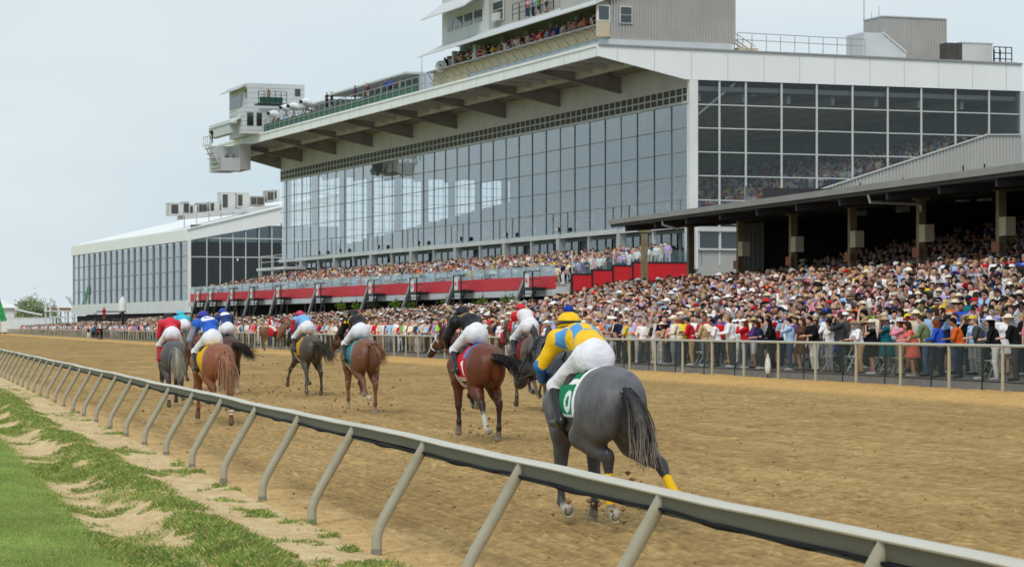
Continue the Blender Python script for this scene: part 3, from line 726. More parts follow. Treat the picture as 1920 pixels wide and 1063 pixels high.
each('pier', M['pale'], pb, [lambda m_, y=.5+i*(YP-1.5)/7: m_.box(-3.6, -3.2, y, y+.5, 20.6, 22.9) for i in range(8)]+[lambda m_: m_.box(-5.2, -4.9, YP-9.3, YP-8.7, 21.3, 22.5), lambda m_: m_.box(-5.2, -4.9, YP-4.4, YP-4, 21.3, 22.5)])
m = MB(); m.prism([(-6.5, 22.35), (-6.5, 22.43), (-4.4, 23.5), (-4.0, 23.5), (-4.0, 23.35), (-4.4, 23.35)], -.1, YP+.1, 'y'); aw = m.build('awning', M['pale'], pb)
m = MB(); m.box(-5.2, -5.05, .25, 1.2, 21.3, 22.9) ; m.build('corner_frame', M['white'], pb)
# upper storey
m = MB(); m.box(-4.6, 1.5, Y9, YP, 23.3, 27.2); m.build('upper_block', M['pale'], pb)
m = MB()
for i in range(4): y = Y9+.6+i*(YP-Y9-1)/4; m.box(-4.64, -4.6, y, y+1.7 if i < 3 else y+1.2, 24.25, 25.1)
m.build('upper_window', M['pane'], pb)
m = MB(); m.prism([(-6.3, 25.15), (-6.3, 25.23), (-4.6, 26.5), (-4.55, 26.3)], Y9-.2, YP+.1, 'y'); m.build('awning', M['pale'], pb)
m = MB(); m.box(-4.3, 1.5, 3, Y9, 23.5, 30)
y = 3.2
while y < Y9: m.box(-4.36, -4.3, y, y+.14, 23.5, 30); y += .42
m.build('corrugated_wall', M['corrd'], pb)
ya, za = QX(945, 22, -4.4); yb, zb = QX(926, 50, -4.4)
m = MB(); m.box(-4.46, -4.37, ya, yb, 23.9, 25.4); wf = m.build('window', M['offwhite'], pb)
m = MB(); m.box(-4.5, -4.461, ya+.1, yb-.1, 24.8, 25.3); m.box(-4.5, -4.461, ya+.1, yb-.1, 24.0, 24.7); m.build('pane', M['pane'], wf)
m = MB(); m.box(-4.75, -4.5, ya+.5, yb-.5, 23.95, 24.5); m.build('window_unit', M['ac'], wf)
# near corrugated block
m = MB(); m.box(x45, x38, .25, .6, 20.28, 31); m.box(-2.9, x38, .6, 9, 20.28, 22.95); m.box(x45, x38, .6, 9, 22.95, 31)
x = x45+.02
while x < x38-.1: m.box(x, x+.09, .19, .25, 20.28, 31); x += .2
m.build('corrugated_block', M['corrd'], pb)
m = MB(); m.box(x45-.1, x38-.3, .1, 9, 19.75, 20.26); m.build('base_strip', M['pale'], pb)
m = MB(); xw0, zw1 = QY(1163, 11, 0); xw1, zw0 = QY(1187, 45, 0); m.box(xw0, xw1, .1, .19, zw0, zw1); wf = m.build('window', M['offwhite'], pb)
m = MB(); m.box(xw0+.08, xw1-.08, .07, .1, zw0+.08, (zw0+zw1)/2-.03); m.box(xw0+.08, xw1-.08, .07, .1, (zw0+zw1)/2+.03, zw1-.08); m.build('pane', M['pane'], wf)
xw0, zw1 = QY(1119, 9, .3); xw1, zw0 = QY(1143, 41, .3)
m = MB(); m.box(xw0, xw1, .2, .35, zw0, zw1); wf = m.build('corner_window', M['white'], pb)
m = MB(); m.box(xw0+.1, xw1-.1, .16, .2, zw0+.1, zw1-.1); m.build('pane', M['glass3'], wf)
m = MB(); m.box(xw0, xw1, .22, .4, 20.4, zw0); m.box(xw0+.1, xw1, .4, .7, 20.4, zw1+.3); m.build('corner_panel', M['beige'], pb)
# walkway railing above the awning
m = MB(); yw0 = QX(1043, 10, -4.7)[0]; yw1 = QX(966, 30, -4.7)[0]
for i in range(7):
    y = yw0+(yw1-yw0)*i/6; m.tube([(-4.9, y, 23.5), (-4.9, y, 24.6)], .03, 5); m.tube([(-4.4, y, 23.5), (-4.4, y, 24.6)], .03, 5)
for z in (23.9, 24.25, 24.6): m.tube([(-4.9, yw0, z), (-4.9, yw1, z)], .028, 5)
m.build('walkway_rail', M['black'], pb)

# ---- television tower and camera deck at the far end of the canopy
tt = frame_empty('television_tower', 'pale clapboard commentary tower at the far end of the canopy roof', 'tower', CL)
yt = 84.5; xt0 = QY(465, 200, yt)[0]; xt1 = QY(571, 200, yt)[0]; zt1 = QY(465, 156, yt)[1]; yt1 = QX(430, 170, xt0)[0]
m = MB(); m.box(xt0, xt1, yt, yt1, 19.85, zt1)
z = 20.2
while z < zt1: m.box(xt0-.03, xt1, yt-.03, yt1, z-.015, z+.015); z += .45
m.build('tower_block', M['pale'], tt)
m = MB(); m.prism([(xt0-.8, zt1-.55), (xt0-.8, zt1-.48), (xt0, zt1+.05), (xt0, zt1-.2)], yt+.8, yt1+.5, 'y'); m.build('awning', M['soffit'], tt)
m = MB(); m.box(xt0-.05, xt0, yt+2.2, yt1-.3, zt1-2.0, zt1-.9); m.box(xt0-.05, xt0, yt+.4, yt+1.0, zt1-1.3, zt1-.5); m.build('window', M['pane'], tt)
xa, za = QY(553, 167, yt); xb, zb = QY(563, 181, yt)
m = MB(); m.box(xa, xb, yt-.06, yt, zb, za); m.build('window', M['pane'], tt)
xl0 = QY(455, 230, yt-2)[0]; xl1 = QY(525, 230, yt-2)[0]; zl1 = QY(470, 203, yt-2)[1]
m = MB(); m.box(xl0, xl1, yt-2, yt, 19.85, zl1)
z = 20.2
while z < zl1: m.box(xl0-.03, xl1, yt-2.03, yt, z-.015, z+.015); z += .42
m.build('lower_cabin', M['pale'], tt)
m = MB(); m.box(xl0+.4, xl0+1.0, yt-2.05, yt-2, zl1-1.6, zl1-.4); m.box(xl0+1.3, xl0+1.8, yt-2.05, yt-2, zl1-1.6, zl1-.4); m.build('window', M['glass3'], tt)
m = MB(); m.prism([(xl0-.8, zl1-1.3), (xl0-.8, zl1-1.22), (xl0, zl1-.7), (xl0, zl1-.9)], yt-1.5, yt1+1, 'y'); m.build('awning', M['pale'], tt)
m = MB(); m.box(xl0-.7, xl0, yt, yt1+1, 20, 20.9); m.box(xl0-.7, xl0-.6, yt, yt1+1, 20.9, 21.2); m.build('front_balcony', M['pale'], tt)
yk = 85.5; xk0 = QY(412, 290, yk)[0]; xk1 = QY(470, 290, yk)[0]; zk1 = 19.1; zk0 = QY(440, 318, yk)[1]
xk2 = QY(450, 290, yk)[0]
m = MB(); m.box(xk2, xk1, yk, yk+4, zk0, zk1); m.build('basket_cabin', M['corrd'], tt)
m = MB(); m.box(xk0, xk2, yk, yk+.08, zk0, zk0+1.1); m.box(xk0, xk2, yk, yk+4, zk0-.12, zk0); m.box(xk0, xk0+.08, yk, yk+4, zk0, zk0+1.1); m.box(xk0, xk2, yk+3.9, yk+4, zk0, zk1); m.build('basket', M['pale'], tt)
m = MB(); x = QY(395, 280, yk)[0]
for q in range(3): m.bar((xk0, yk+q, zk0+.4), (x, yk+q, zk0+2.2), .1, .1)
m.bar((x, yk-.3, zk0+2.3), (x, yk+3, zk0+2.3), .1, .1); m.bar((x, yk-.3, zk0+3.1), (x, yk+3, zk0+3.1), .06, .06)
for q in range(5): m.bar((x, yk-.3+q*.8, zk0+2.3), (x, yk-.3+q*.8, zk0+3.1), .05, .05); m.bar((xk0-q*.15, yk, zk0+.2+q*.45), (xk0-q*.15, yk+3, zk0+.2+q*.45), .3, .05)
m.build('outrigger_stair', M['pale'], tt)
xs0 = QY(484, 190, yt-2.5)[0]; xs1 = QY(537, 190, yt-2.5)[0]; zs0 = QY(500, 194, yt-2.5)[1]
m = MB()
for x in np.linspace(xs0, xs1, 6):
    m.bar((x, yt-2.6, zs0), (x, yt-2.6, zs0+1.1), .05); 
for z in (.35, .75, 1.1): m.bar((xs0, yt-2.6, zs0+z), (xs1, yt-2.6, zs0+z), .04)
m.box(xs0, xs1, yt-2.6, yt-1.2, zs0-.15, zs0); m.build('camera_stand_rail', M['black'], tt)
m = MB(); m.box(xs0+.2, xs1-.3, yt-2.3, yt-2.25, zs0+.05, zs0+.6); m.build('camera_stand_panel', M['green'], tt)

dk = frame_empty('camera_deck', 'green railed camera deck with flat shed roof along the canopy edge', 'camera deck', CL)
yd0, yd1 = QX(800, 165, -5.9)[0], QX(492, 240, -5.9)[0]
m = MB(); m.box(-6.0, -5.95, yd0+2, yd1, 20.0, 20.7); m.build('green_panel', M['green'], dk)
m = MB()
for y in np.arange(yd0, yd1, 1.6): m.bar((-6.02, y, 19.85), (-6.02, y, 21.1), .05)
for z in (20.5, 21.1): m.bar((-6.02, yd0, z), (-6.02, yd1, z), .05)
m.build('railing', M['steel'], dk)
ys0, ys1 = QX(792, 140, -3.4)[0], QX(640, 165, -3.4)[0]; zsr = QX(792, 136, -3.4)[1]
m = MB(); m.prism([(-4.8, zsr-.15), (-4.8, zsr), (-.5, zsr+.1), (-.5, zsr-.1)], ys0, ys1, 'y'); m.build('shed_roof', M['pale'], dk)
m = MB(); m.prism([(-4.9, zsr-.55), (-4.9, zsr-.4), (-.8, zsr-.3), (-.8, zsr-.5)], ys1-.5, QX(578, 170, -3.4)[0], 'y'); m.build('lower_roof', M['pale'], dk)
m = MB(); m.box(-3.6, -.5, ys0, ys0+.15, 19.8, zsr-.1); m.build('end_panel', M['bluegrey'], dk)
m = MB(); m.box(-.9, -.8, ys0+.2, QX(578, 170, -3.4)[0], 19.8, zsr-.2); m.build('back_panel', M['louver'], dk)
for y in np.arange(ys0+2, ys1+8, 5): m = MB(); m.bar((-4.6, y, 19.8), (-4.6, y, zsr-.4), .08); m.build('post', M['steel'], dk)
tag(frame_empty('whip_aerial', 'thin whip aerial on the canopy roof beside the camera deck', 'aerial', CL, None, -4, QX(791, 150, -4)[0], 19.8), 'thin whip aerial on the canopy roof beside the camera deck', 'aerial')
m = MB(); m.tube([(0, 0, 0), (0, 0, 2), (0, 0, 3.6)], [.05, .035, .02], 5); m.build('mast', M['steel'], bpy.data.objects['whip_aerial'])

def dish(label, px, py, r):
    y, z = QX(px, py, -5.5); e = frame_empty('satellite_dish', label, 'satellite dish', CL, None, -5.5, y, 19.85)
    m = MB(); m.tube([(0, 0, 0), (0, 0, z-19.85)], .05, 6); m.build('mast', M['steel'], e)
    m = MB(); c = Vector((-.05, -.1, z-19.85)); n = Vector((-.5, -.85, .15)).normalized()
    m.tube([c+n*.16, c+n*.04, c-n*.03, c-n*.05], [r, r*.7, r*.3, .02], 14); m.build('reflector', M['white'], e, True)
    m = MB(); m.bar(c, c+n*.5, .03); m.box(c.x+n.x*.5-.05, c.x+n.x*.5+.05, c.y+n.y*.5-.05, c.y+n.y*.5+.05, c.z+n.z*.5-.05, c.z+n.z*.5+.05); m.build('feed_arm', M['black'], e)
dish('small white satellite dish at the far corner of the press box', 828, 126, .45)
dish('small white satellite dish below the pale commentary tower', 462, 236, .4)

# ---- roof structures on the right
hut = frame_empty('stair_hut', 'grey corrugated stair hut with sloping hatch on the white clubhouse roof', 'hut', CL)
yh = 8; x0, z1 = QY(1655, 32, yh); x1 = QY(1773, 32, yh)[0]; x00 = QY(1619, 40, yh+4)[0]
m = MB(); m.box(x0, x1, yh, yh+2.7, 19.7, z1)
x = x0+.05
while x < x1: m.box(x, x+.09, yh-.06, yh, 19.7, z1-.05); x += .22
m.build('hut_block', M['corrd'], hut)
m = MB(); m.box(x0-.05, x1+.08, yh-.1, yh+2.8, z1, z1+.08); m.build('hut_roof', M['mulll'], hut)
xq0, zq1 = QY(1619, 61, 4); xq1, zq0 = QY(1699, 100, 4); xq2 = QY(1660, 61, 4)[0]
m = MB(); m.prism([(xq0, 19.7), (xq0, zq1), (xq2-.3, zq1), (xq1, zq0), (xq1, 19.7)], 4, 6.5, 'y'); m.build('hatch', M['pale'], hut)
m = MB(); m.bar((xq2-.2, 3.97, zq1+.02), (xq1, 3.97, zq0+.04), .2, .06); m.build('hatch_edge', M['white'], hut)
for px, h in ((1620, 3.6), (1634, 2.0), (1648, 2.4)):
    e = frame_empty('roof_aerial', 'thin aerial mast beside the corrugated roof hut', 'aerial', CL, 'aerials beside the roof hut', QY(px, 60, 6)[0], 6, 21.5)
    m = MB(); m.tube([(0, 0, -1.5), (0, 0, h-1), (0, 0, h)], [.04, .03, .015], 5); m.build('mast', M['steel'], e)
e = frame_empty('air_conditioner', 'large dark fronted air conditioner on steel skids near the roof right end', 'air conditioner', CL, None, QY(1818, 100, 4)[0], 4, 20.05)
xw = QY(1860, 100, 4)[0]-QY(1775, 100, 4)[0]
m = MB(); m.box(-xw/2+1.2, xw/2, 0, 1.1, 0, 1.35); m.box(-xw/2+1.1, xw/2+.05, -.05, 1.15, 1.35, 1.42); m.build('casing', M['ac'], e)
m = MB(); m.box(-xw/2, -xw/2+1.2, .05, 1.0, 0, 1.33)
for i in range(3): m.box(-xw/2+i*.4, -xw/2+.06+i*.4, .0, .05, 0, 1.34)
m.build('grille', M['louver'], e)
m = MB(); rust = mat('rusty_steel', srgb(150, 112, 66), .8, .25, 2)
for i in range(4): m.bar((-5.2+i*1.4, -.3, -.3), (-2.6+i*1.4, 2, -.1), .18, .16)
m.build('skid', rust, e)
rr = frame_empty('roof_railing', 'thin steel guard railing along the white clubhouse roof edge', 'railing', CL)
m = MB(); xa, xb = QY(1383, 80, .6)[0], QY(1622, 90, .6)[0]
for i in range(10): x = xa+(xb-xa)*i/9; m.tube([(x, .6, 19.65), (x, .6, 20.95)], .025, 5)
for z in (20.5, 20.95): m.tube([(xa, .6, z+.1), (xb, .6, z)], .025, 5)
m.build('rail', M['steel'], rr)
rr = frame_empty('roof_railing', 'dark steel cage railing at the right end of the roof', 'railing', CL)
m = MB(); xa, xb = QY(1863, 90, 3)[0], QY(1897, 90, 3)[0]
for i in range(4): x = xa+(xb-xa)*i/3; m.tube([(x, 3, 19.9), (x, 3, 21.1)], .04, 5); m.tube([(x, 4.5, 19.9), (x, 4.5, 21.1)], .04, 5)
for z in (20.3, 20.7, 21.1): m.tube([(xa, 3, z), (xb, 3, z)], .035, 5)
m.box(xa, xb, 3, 4.6, 19.75, 19.9); m.build('rail', M['black'], rr)
e = frame_empty('roof_steps', 'short steel steps beside the corrugated press box on the roof', 'steps', CL, None, QY(1398, 85, .7)[0], .7, 19.7)
m = MB(); m.bar((-.9, 0, 1.0), (.6, 0, .1), .08); m.bar((-.9, .6, 1.0), (.6, .6, .1), .08); m.box(-.5, .9, 0, .8, 0, .4)
for i in range(3): m.bar((-.8+i*.6, 0, .2), (-.8+i*.6, 0, 1.35-i*.35), .05)
m.bar((-.8, 0, 1.35), (.7, 0, .5), .05); m.build('flight', M['beige'], e)

# ------------------------------------------------------------------ open grandstand on the right
P1 = Vector((5.14, 138.8)); GA = R(14.3); cG, sG = math.cos(GA), math.sin(GA)
def GX(px, py, x0):
    d = (px-960)/5000; Y = (x0+P1.x*cG+P1.y*sG)/(d*cG+sG); X = d*Y
    return (-(X-P1.x)*sG+(Y-P1.y)*cG, CAM_H+(HOR-py)/5000*Y)
def GY(px, y0):
    d = (px-960)/5000; Y = (y0-P1.x*sG+P1.y*cG)/(cG-d*sG); X = d*Y
    return (X-P1.x)*cG+(Y-P1.y)*sG
def GW(x, y, z=0): return (P1.x+x*cG-y*sG, P1.y+x*sG+y*cG, z)
gs = empty('open_grandstand', 'long open grandstand with dark underside and low roof on yellowish posts', 'grandstand', (P1.x, P1.y, 0), GA)
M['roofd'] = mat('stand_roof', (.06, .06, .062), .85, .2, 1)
M['gut'] = mat('stand_gutter', srgb(142, 142, 138), .7, .15, 1)
M['gpost'] = mat('stand_post', srgb(150, 136, 104), .7, .2, 1.5, col2=srgb(112, 100, 76))
GLEN = -96
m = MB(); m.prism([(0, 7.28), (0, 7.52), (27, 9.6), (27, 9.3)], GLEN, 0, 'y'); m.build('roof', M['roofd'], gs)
m = MB(); m.box(-.12, -.001, GLEN, .1, 7.42, 7.64); m.box(-.05, .6, GLEN, .1, 7.6, 7.68); m.build('gutter', M['gut'], gs)
m = MB()
for y in np.arange(-2, GLEN, -5.0): m.bar((.2, y, 7.15), (27, y, 9.1), .2, .3)
for x in (5, 11, 17): m.box(x, x+.2, GLEN, -.2, 7.0+x*.077, 7.3+x*.077)
m.build('roof_truss', M['roofd'], gs)
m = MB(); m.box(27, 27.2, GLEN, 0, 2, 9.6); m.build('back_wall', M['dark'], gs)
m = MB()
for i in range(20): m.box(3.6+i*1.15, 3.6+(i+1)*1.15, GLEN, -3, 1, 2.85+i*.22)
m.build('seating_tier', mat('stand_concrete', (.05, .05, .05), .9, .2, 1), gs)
gp_ = [1208, 1295, 1388, 1487, 1598, 1727, 1877, 2056]
for i, px in enumerate(gp_):
    y = GX(px, 450, 3.2)[0]; m = MB(); m.box(3.05, 3.35, y-.15, y+.15, 1.5, 7.5); m.box(2.9, 3.5, y-.22, y+.22, 7.2, 7.5); pst = m.build('post', M['gpost'], gs)
    if i >= 2:
        zz = 5.1; m = MB(); m.box(3.0, 3.4, y-.85, y-.25, zz+.4, zz+1.1); m.bar((3.2, y, zz+.6), (3.2, y-.3, zz+.6), .08); m.build('speaker_box', M['beige'], pst)
        m = MB(); m.box(2.96, 3.02, y-.35, y+.35, zz-.2, zz+.2); m.build('section_sign', mat('sign_brown', srgb(148, 92, 62), .7, .1, 3), pst) if i > 2 else m.build('section_sign', bpy.data.materials['sign_brown'] if 'sign_brown' in bpy.data.materials else mat('sign_brown', srgb(148, 92, 62), .7, .1, 3), pst)
ya, za = GX(1634, 358, .3); yb, zb = GX(1727, 383, 3.0)
m = MB(); m.tube([(.1, ya, 7.45), (.25, ya, 7.0), (3.0, yb+.1, zb), (3.0, yb, zb-.3)], .06, 8); m.build('downpipe', M['white'], gs, True)
m = MB(); m.tube([(.1, -8.5, 7.5), (.15, -8.5, 7.1), (.9, -8.6, 6.9)], .06, 8); m.build('downpipe', M['white'], gs, True)
xs_, xe_ = GY(1386, -1), GY(1432, -1)
m = MB(); m.box(xs_, xe_, -1, -.8, 2, 7.9)
x = xs_
while x < xe_-.1: m.box(x, x+.1, -1.06, -1, 2, 7.9); x += .25
m.build('corrugated_screen', M['corr'], gs)
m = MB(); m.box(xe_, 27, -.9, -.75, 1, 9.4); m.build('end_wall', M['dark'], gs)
for (px, py) in ((1398, 395), (1612, 395), (1692, 388), (1805, 368), (1845, 366)):
    x = 9.0; y, z = GX(px, py, x); e = empty('hanging_monitor', 'pale boxy monitor hanging under the dark grandstand roof', 'monitor', GW(x, y, z-.25), GA, 'monitors under the grandstand roof')
    m = MB(); m.box(-.2, .25, -.3, .3, 0, .55); m.build('casing', M['pale'], e); m = MB(); m.box(.0, .05, -.03, .03, .55, 1.6); m.build('hanger', M['black'], e)
    m = MB(); m.box(-.23, -.205, -.25, .25, .06, .49); m.build('screen', M['mull'], e)
# box-seat end railing
br = empty('box_seat_railing', 'pale sloping railing closing the end of the packed box seats', 'railing', TW(31, 141, 0), TH)
m = MB(); pr = [(-1.5, 1.4), (1, 2.3), (4, 3.2), (9, 4.0)]
m.tube([(t, 0, apron_z(31+t, 137)+1.0) for t, z in pr], .05, 6); m.tube([(t, 0, apron_z(31+t, 137)+.2) for t, z in pr], .04, 6)
for t in np.arange(-1.5, 9.1, 1.5): m.tube([(t, 0, apron_z(31+t, 137)-.4), (t, 0, apron_z(31+t, 137)+1.0)], .035, 6)
m.build('rail', M['fence_tan'], br)
for k, s in enumerate((95, 118)):
    br = empty('aisle_railing', ['tan aisle handrail among the nearer box seats', 'tan aisle handrail among the farther box seats'][k], 'railing', TW(34.2, s, 0), TH)
    m = MB(); m.tube([(0, -9, apron_z(34.2, 90)+1.35), (0, 9, apron_z(34.2, 90)+1.35)], .04, 6)
    for q in (-9, -4.5, 0, 4.5, 9): m.tube([(0, q, apron_z(34.2, 90)), (0, q, apron_z(34.2, 90)+1.35)], .035, 6)
    m.build('rail', M['fence_tan'], br)
# ------------------------------------------------------------------ horses and jockeys
HC = lambda r, g, b: np.array(srgb(r, g, b))
M['coat'] = mat('horse_coat', (0, 0, 0), .42, .2, 30, .004, 70, attr='col', spec=.34, stretch=(1, 1, .4))
M['hair'] = mat('horse_hair', (0, 0, 0), .55, .15, 25, attr='col', spec=.3)
M['cloth'] = mat('cloth', (0, 0, 0), .75, .08, 30, .002, 90, attr='col', spec=.15)
M['silk'] = mat('jockey_silk', (0, 0, 0), .5, .08, 8, .02, 12, attr='col', spec=.28)
M['breeches'] = mat('breeches', srgb(232, 232, 240), .65, .09, 9, .03, 9, spec=.2, stretch=(1, .5, 1))
M['leather'] = mat('leather', (.014, .013, .013), .35, .2, 20, spec=.4)
M['leatherb'] = mat('leather_brown', (.05, .025, .012), .45, .2, 20)
M['skin'] = mat('skin', srgb(206, 150, 120), .6, .1, 12)
M['skin_obj'] = mat('skin_tones', (0, 0, 0), .6, .1, 12, objcol=True)
M['obj'] = mat('fabric_tones', (0, 0, 0), .85, .12, 9, .006, 26, objcol=True, spec=.1)
M['shoe'] = mat('horseshoe_steel', srgb(168, 160, 144), .5, .2, 10)
M['straw'] = mat('straw', srgb(214, 192, 146), .8, .15, 20)

def dirv(a): return np.array([math.sin(R(a)), 0, -math.cos(R(a))])
def horse_prims(P, c):
    body, leg, hoof = c['body'], c['leg'], c['hoof']
    pr = [ell((0, 0, 1.24), (.80, .29, .335), .1, body), ell((.48, 0, 1.22), (.36, .25, .39), .1, body), ell((.66, 0, 1.18), (.2, .2, .28), .08, body),
          ell((-.58, .0, 1.33), (.46, .27, .29), .1, body), ell((-.62, .15, 1.22), (.37, .18, .38), .08, body), ell((-.62, -.15, 1.22), (.37, .18, .38), .08, body),
          ell((-.85, .11, 1.20), (.19, .135, .27), .06, body), ell((-.85, -.11, 1.20), (.19, .135, .27), .06, body),
          cap((.42, 0, 1.50), (-.05, 0, 1.44), .10, .12, .1, body), cap((-.1, 0, 1.42), (-.55, 0, 1.48), .15, .15, .1, body),
          cap((-.86, 0, 1.46), (-1.02, 0, 1.38), .08, .05, .06, body)]
    ny = P.get('neck', 0.0)
    N0 = np.array((.56, 0, 1.32)); N1 = np.array((.92, ny*.25, 1.56+P.get('nz', 0)*.5)); N2 = np.array((1.2, ny*.7, 1.74+P.get('nz', 0)))
    pr += [cap(N0, N1, .25, .165, .1, body), cap(N0+(0, 0, .12), N1+(0, 0, .05), .14, .12, .1, body), cap(N1, N2, .16, .115, .08, body)]
    hd = np.array((.44, ny*.55, -.38)); hd = hd/np.linalg.norm(hd)*.56; T = N2+hd; face = c.get('face', body)
    pr += [cap(N2, N2+hd*.55, .115, .085, .05, face), cap(N2+hd*.5, T, .085, .06, .04, face), ell(N2+hd*.28+(-.05, 0, -.07), (.13, .075, .12), .05, face), cap(T-hd*.05+(0, 0, -.01), T+hd*.05, .062, .05, .03, c.get('muzzle', leg))]
    for sgn in (1, -1):
        e0 = N2+np.array((-.02, sgn*.055, .09)); pr.append(cap(e0, e0+np.array((.03, sgn*.03, .10)), .034, .036, .02, face)); pr.append(cap(e0+np.array((.03, sgn*.03, .10)), e0+np.array((.045, sgn*.028, .17)), .034, .008, .02, face))
    info = dict(N0=N0, N1=N1, N2=N2, T=T, hd=hd, feet={}, cannon={})
    def seg(a, l, ang, sp): d = dirv(ang); d = d+np.array((0, sp, 0)); return a+d/np.linalg.norm(d)*l
    for nm in ('LH', 'RH'):
        sg = 1 if nm[0] == 'L' else -1; A = P[nm]; sp = P.get(nm+'s', .0)*1.0
        S3 = P.get(nm+'3', (sg*.14+sp*.3, sp-sg*.06, sp*.8)); h = np.array((-.62, sg*.14, 1.24)); st = seg(h, .37, A[0], S3[0]); hk = seg(st, .45, A[1], S3[1]); fe = seg(hk, .40, A[2], S3[2]); pa = seg(fe, .125, A[3], sp*.4); ho = seg(pa, .075, A[4], 0)
        up = h+(st-h)*.2
        pr += [cap(h, st, .20, .13, .08, body), cap(st, st+(hk-st)*.45, .125, .10, .06, body), cap(st+(hk-st)*.35, hk, .11, .058, .05, body*.6+leg*.4),
               cap(hk+(st-hk)*.05+dirv(A[2])*-.03+np.array((-.03, 0, 0)), hk+dirv(A[2])*.07, .056, .05, .04, leg), cap(hk, fe, .047, .036, .03, leg),
               ell(fe, (.05, .045, .05), .03, leg), cap(fe, pa, .038, .044, .03, c.get('sock', {}).get(nm, leg)), cap(pa, ho, .050, .066, .02, hoof)]
        if nm in c.get('sock', {}): pr.append(cap(hk+(fe-hk)*.6, fe, .044, .046, .01, c['sock'][nm]))
        info['feet'][nm] = (pa, ho); info['cannon'][nm] = (hk, fe)
    for nm in ('LF', 'RF'):
        sg = 1 if nm[0] == 'L' else -1; A = P[nm]; sp = P.get(nm+'s', .0)
        h = np.array((.58, sg*.16, 1.24)); el = np.array((.42, sg*.17, .97)); kn = seg(el, .43, A[0], sp); fe = seg(kn, .29, A[1], sp*.6); pa = seg(fe, .12, A[2], 0); ho = seg(pa, .07, A[3], 0)
        pr += [cap(h, el, .16, .12, .08, body), cap(el, kn, .105, .058, .06, body*.65+leg*.35), ell(kn, (.06, .055, .068), .03, leg), cap(kn, fe, .045, .036, .03, leg), ell(fe, (.048, .044, .05), .03, leg),
               cap(fe, pa, .037, .043, .03, c.get('sock', {}).get(nm, leg)), cap(pa, ho, .05, .064, .02, hoof)]
        info['feet'][nm] = (pa, ho); info['cannon'][nm] = (kn, fe)
    return pr, info

def strands(roots, dirs, length, drop, n, spread, w, cols, seed, curl=.0):
    """a bunch of tapering hair strands"""
    rg = np.random.default_rng(seed); V = []; F = []; CC = []; K = 7
    for i in range(n):
        a = rg.random(); r = roots[0]*(1-a)+roots[1]*a+rg.normal(0, spread*.25, 3); d = dirs*(1-0)+rg.normal(0, spread, 3); L_ = length*(.6+.5*rg.random()); ph = rg.random()*6.3; col = cols(rg)
        ax = rg.normal(0, 1, 3); ax /= np.linalg.norm(ax); ww = w*(.6+.8*rg.random()); o = len(V)
        p = r.copy(); v = d/np.linalg.norm(d)
        for k in range(K+1):
            t = k/K; wk = ww*(1-.75*t**1.5); s_ = np.cross(v, ax); s_ /= np.linalg.norm(s_)+1e-9; u_ = np.cross(v, s_)
            for q in range(3): an = 2*math.pi*q/3; V.append(p+(s_*math.cos(an)+u_*math.sin(an))*wk)
            cc = col[0]*(1-t**2.6)+col[1]*t**2.6; CC += [cc]*3
            v = v+np.array((0, 0, -drop))*(1/K)*2+curl*np.array((math.sin(ph+t*5), math.cos(ph+t*4), 0))*.25; v = v/np.linalg.norm(v); p = p+v*L_/K
        for k in range(K):
            for q in range(3): q2 = (q+1) % 3; F.append((o+k*3+q, o+k*3+q2, o+k*3+3+q2, o+k*3+3+q))
    return np.array(V), np.array(F), np.array(CC)

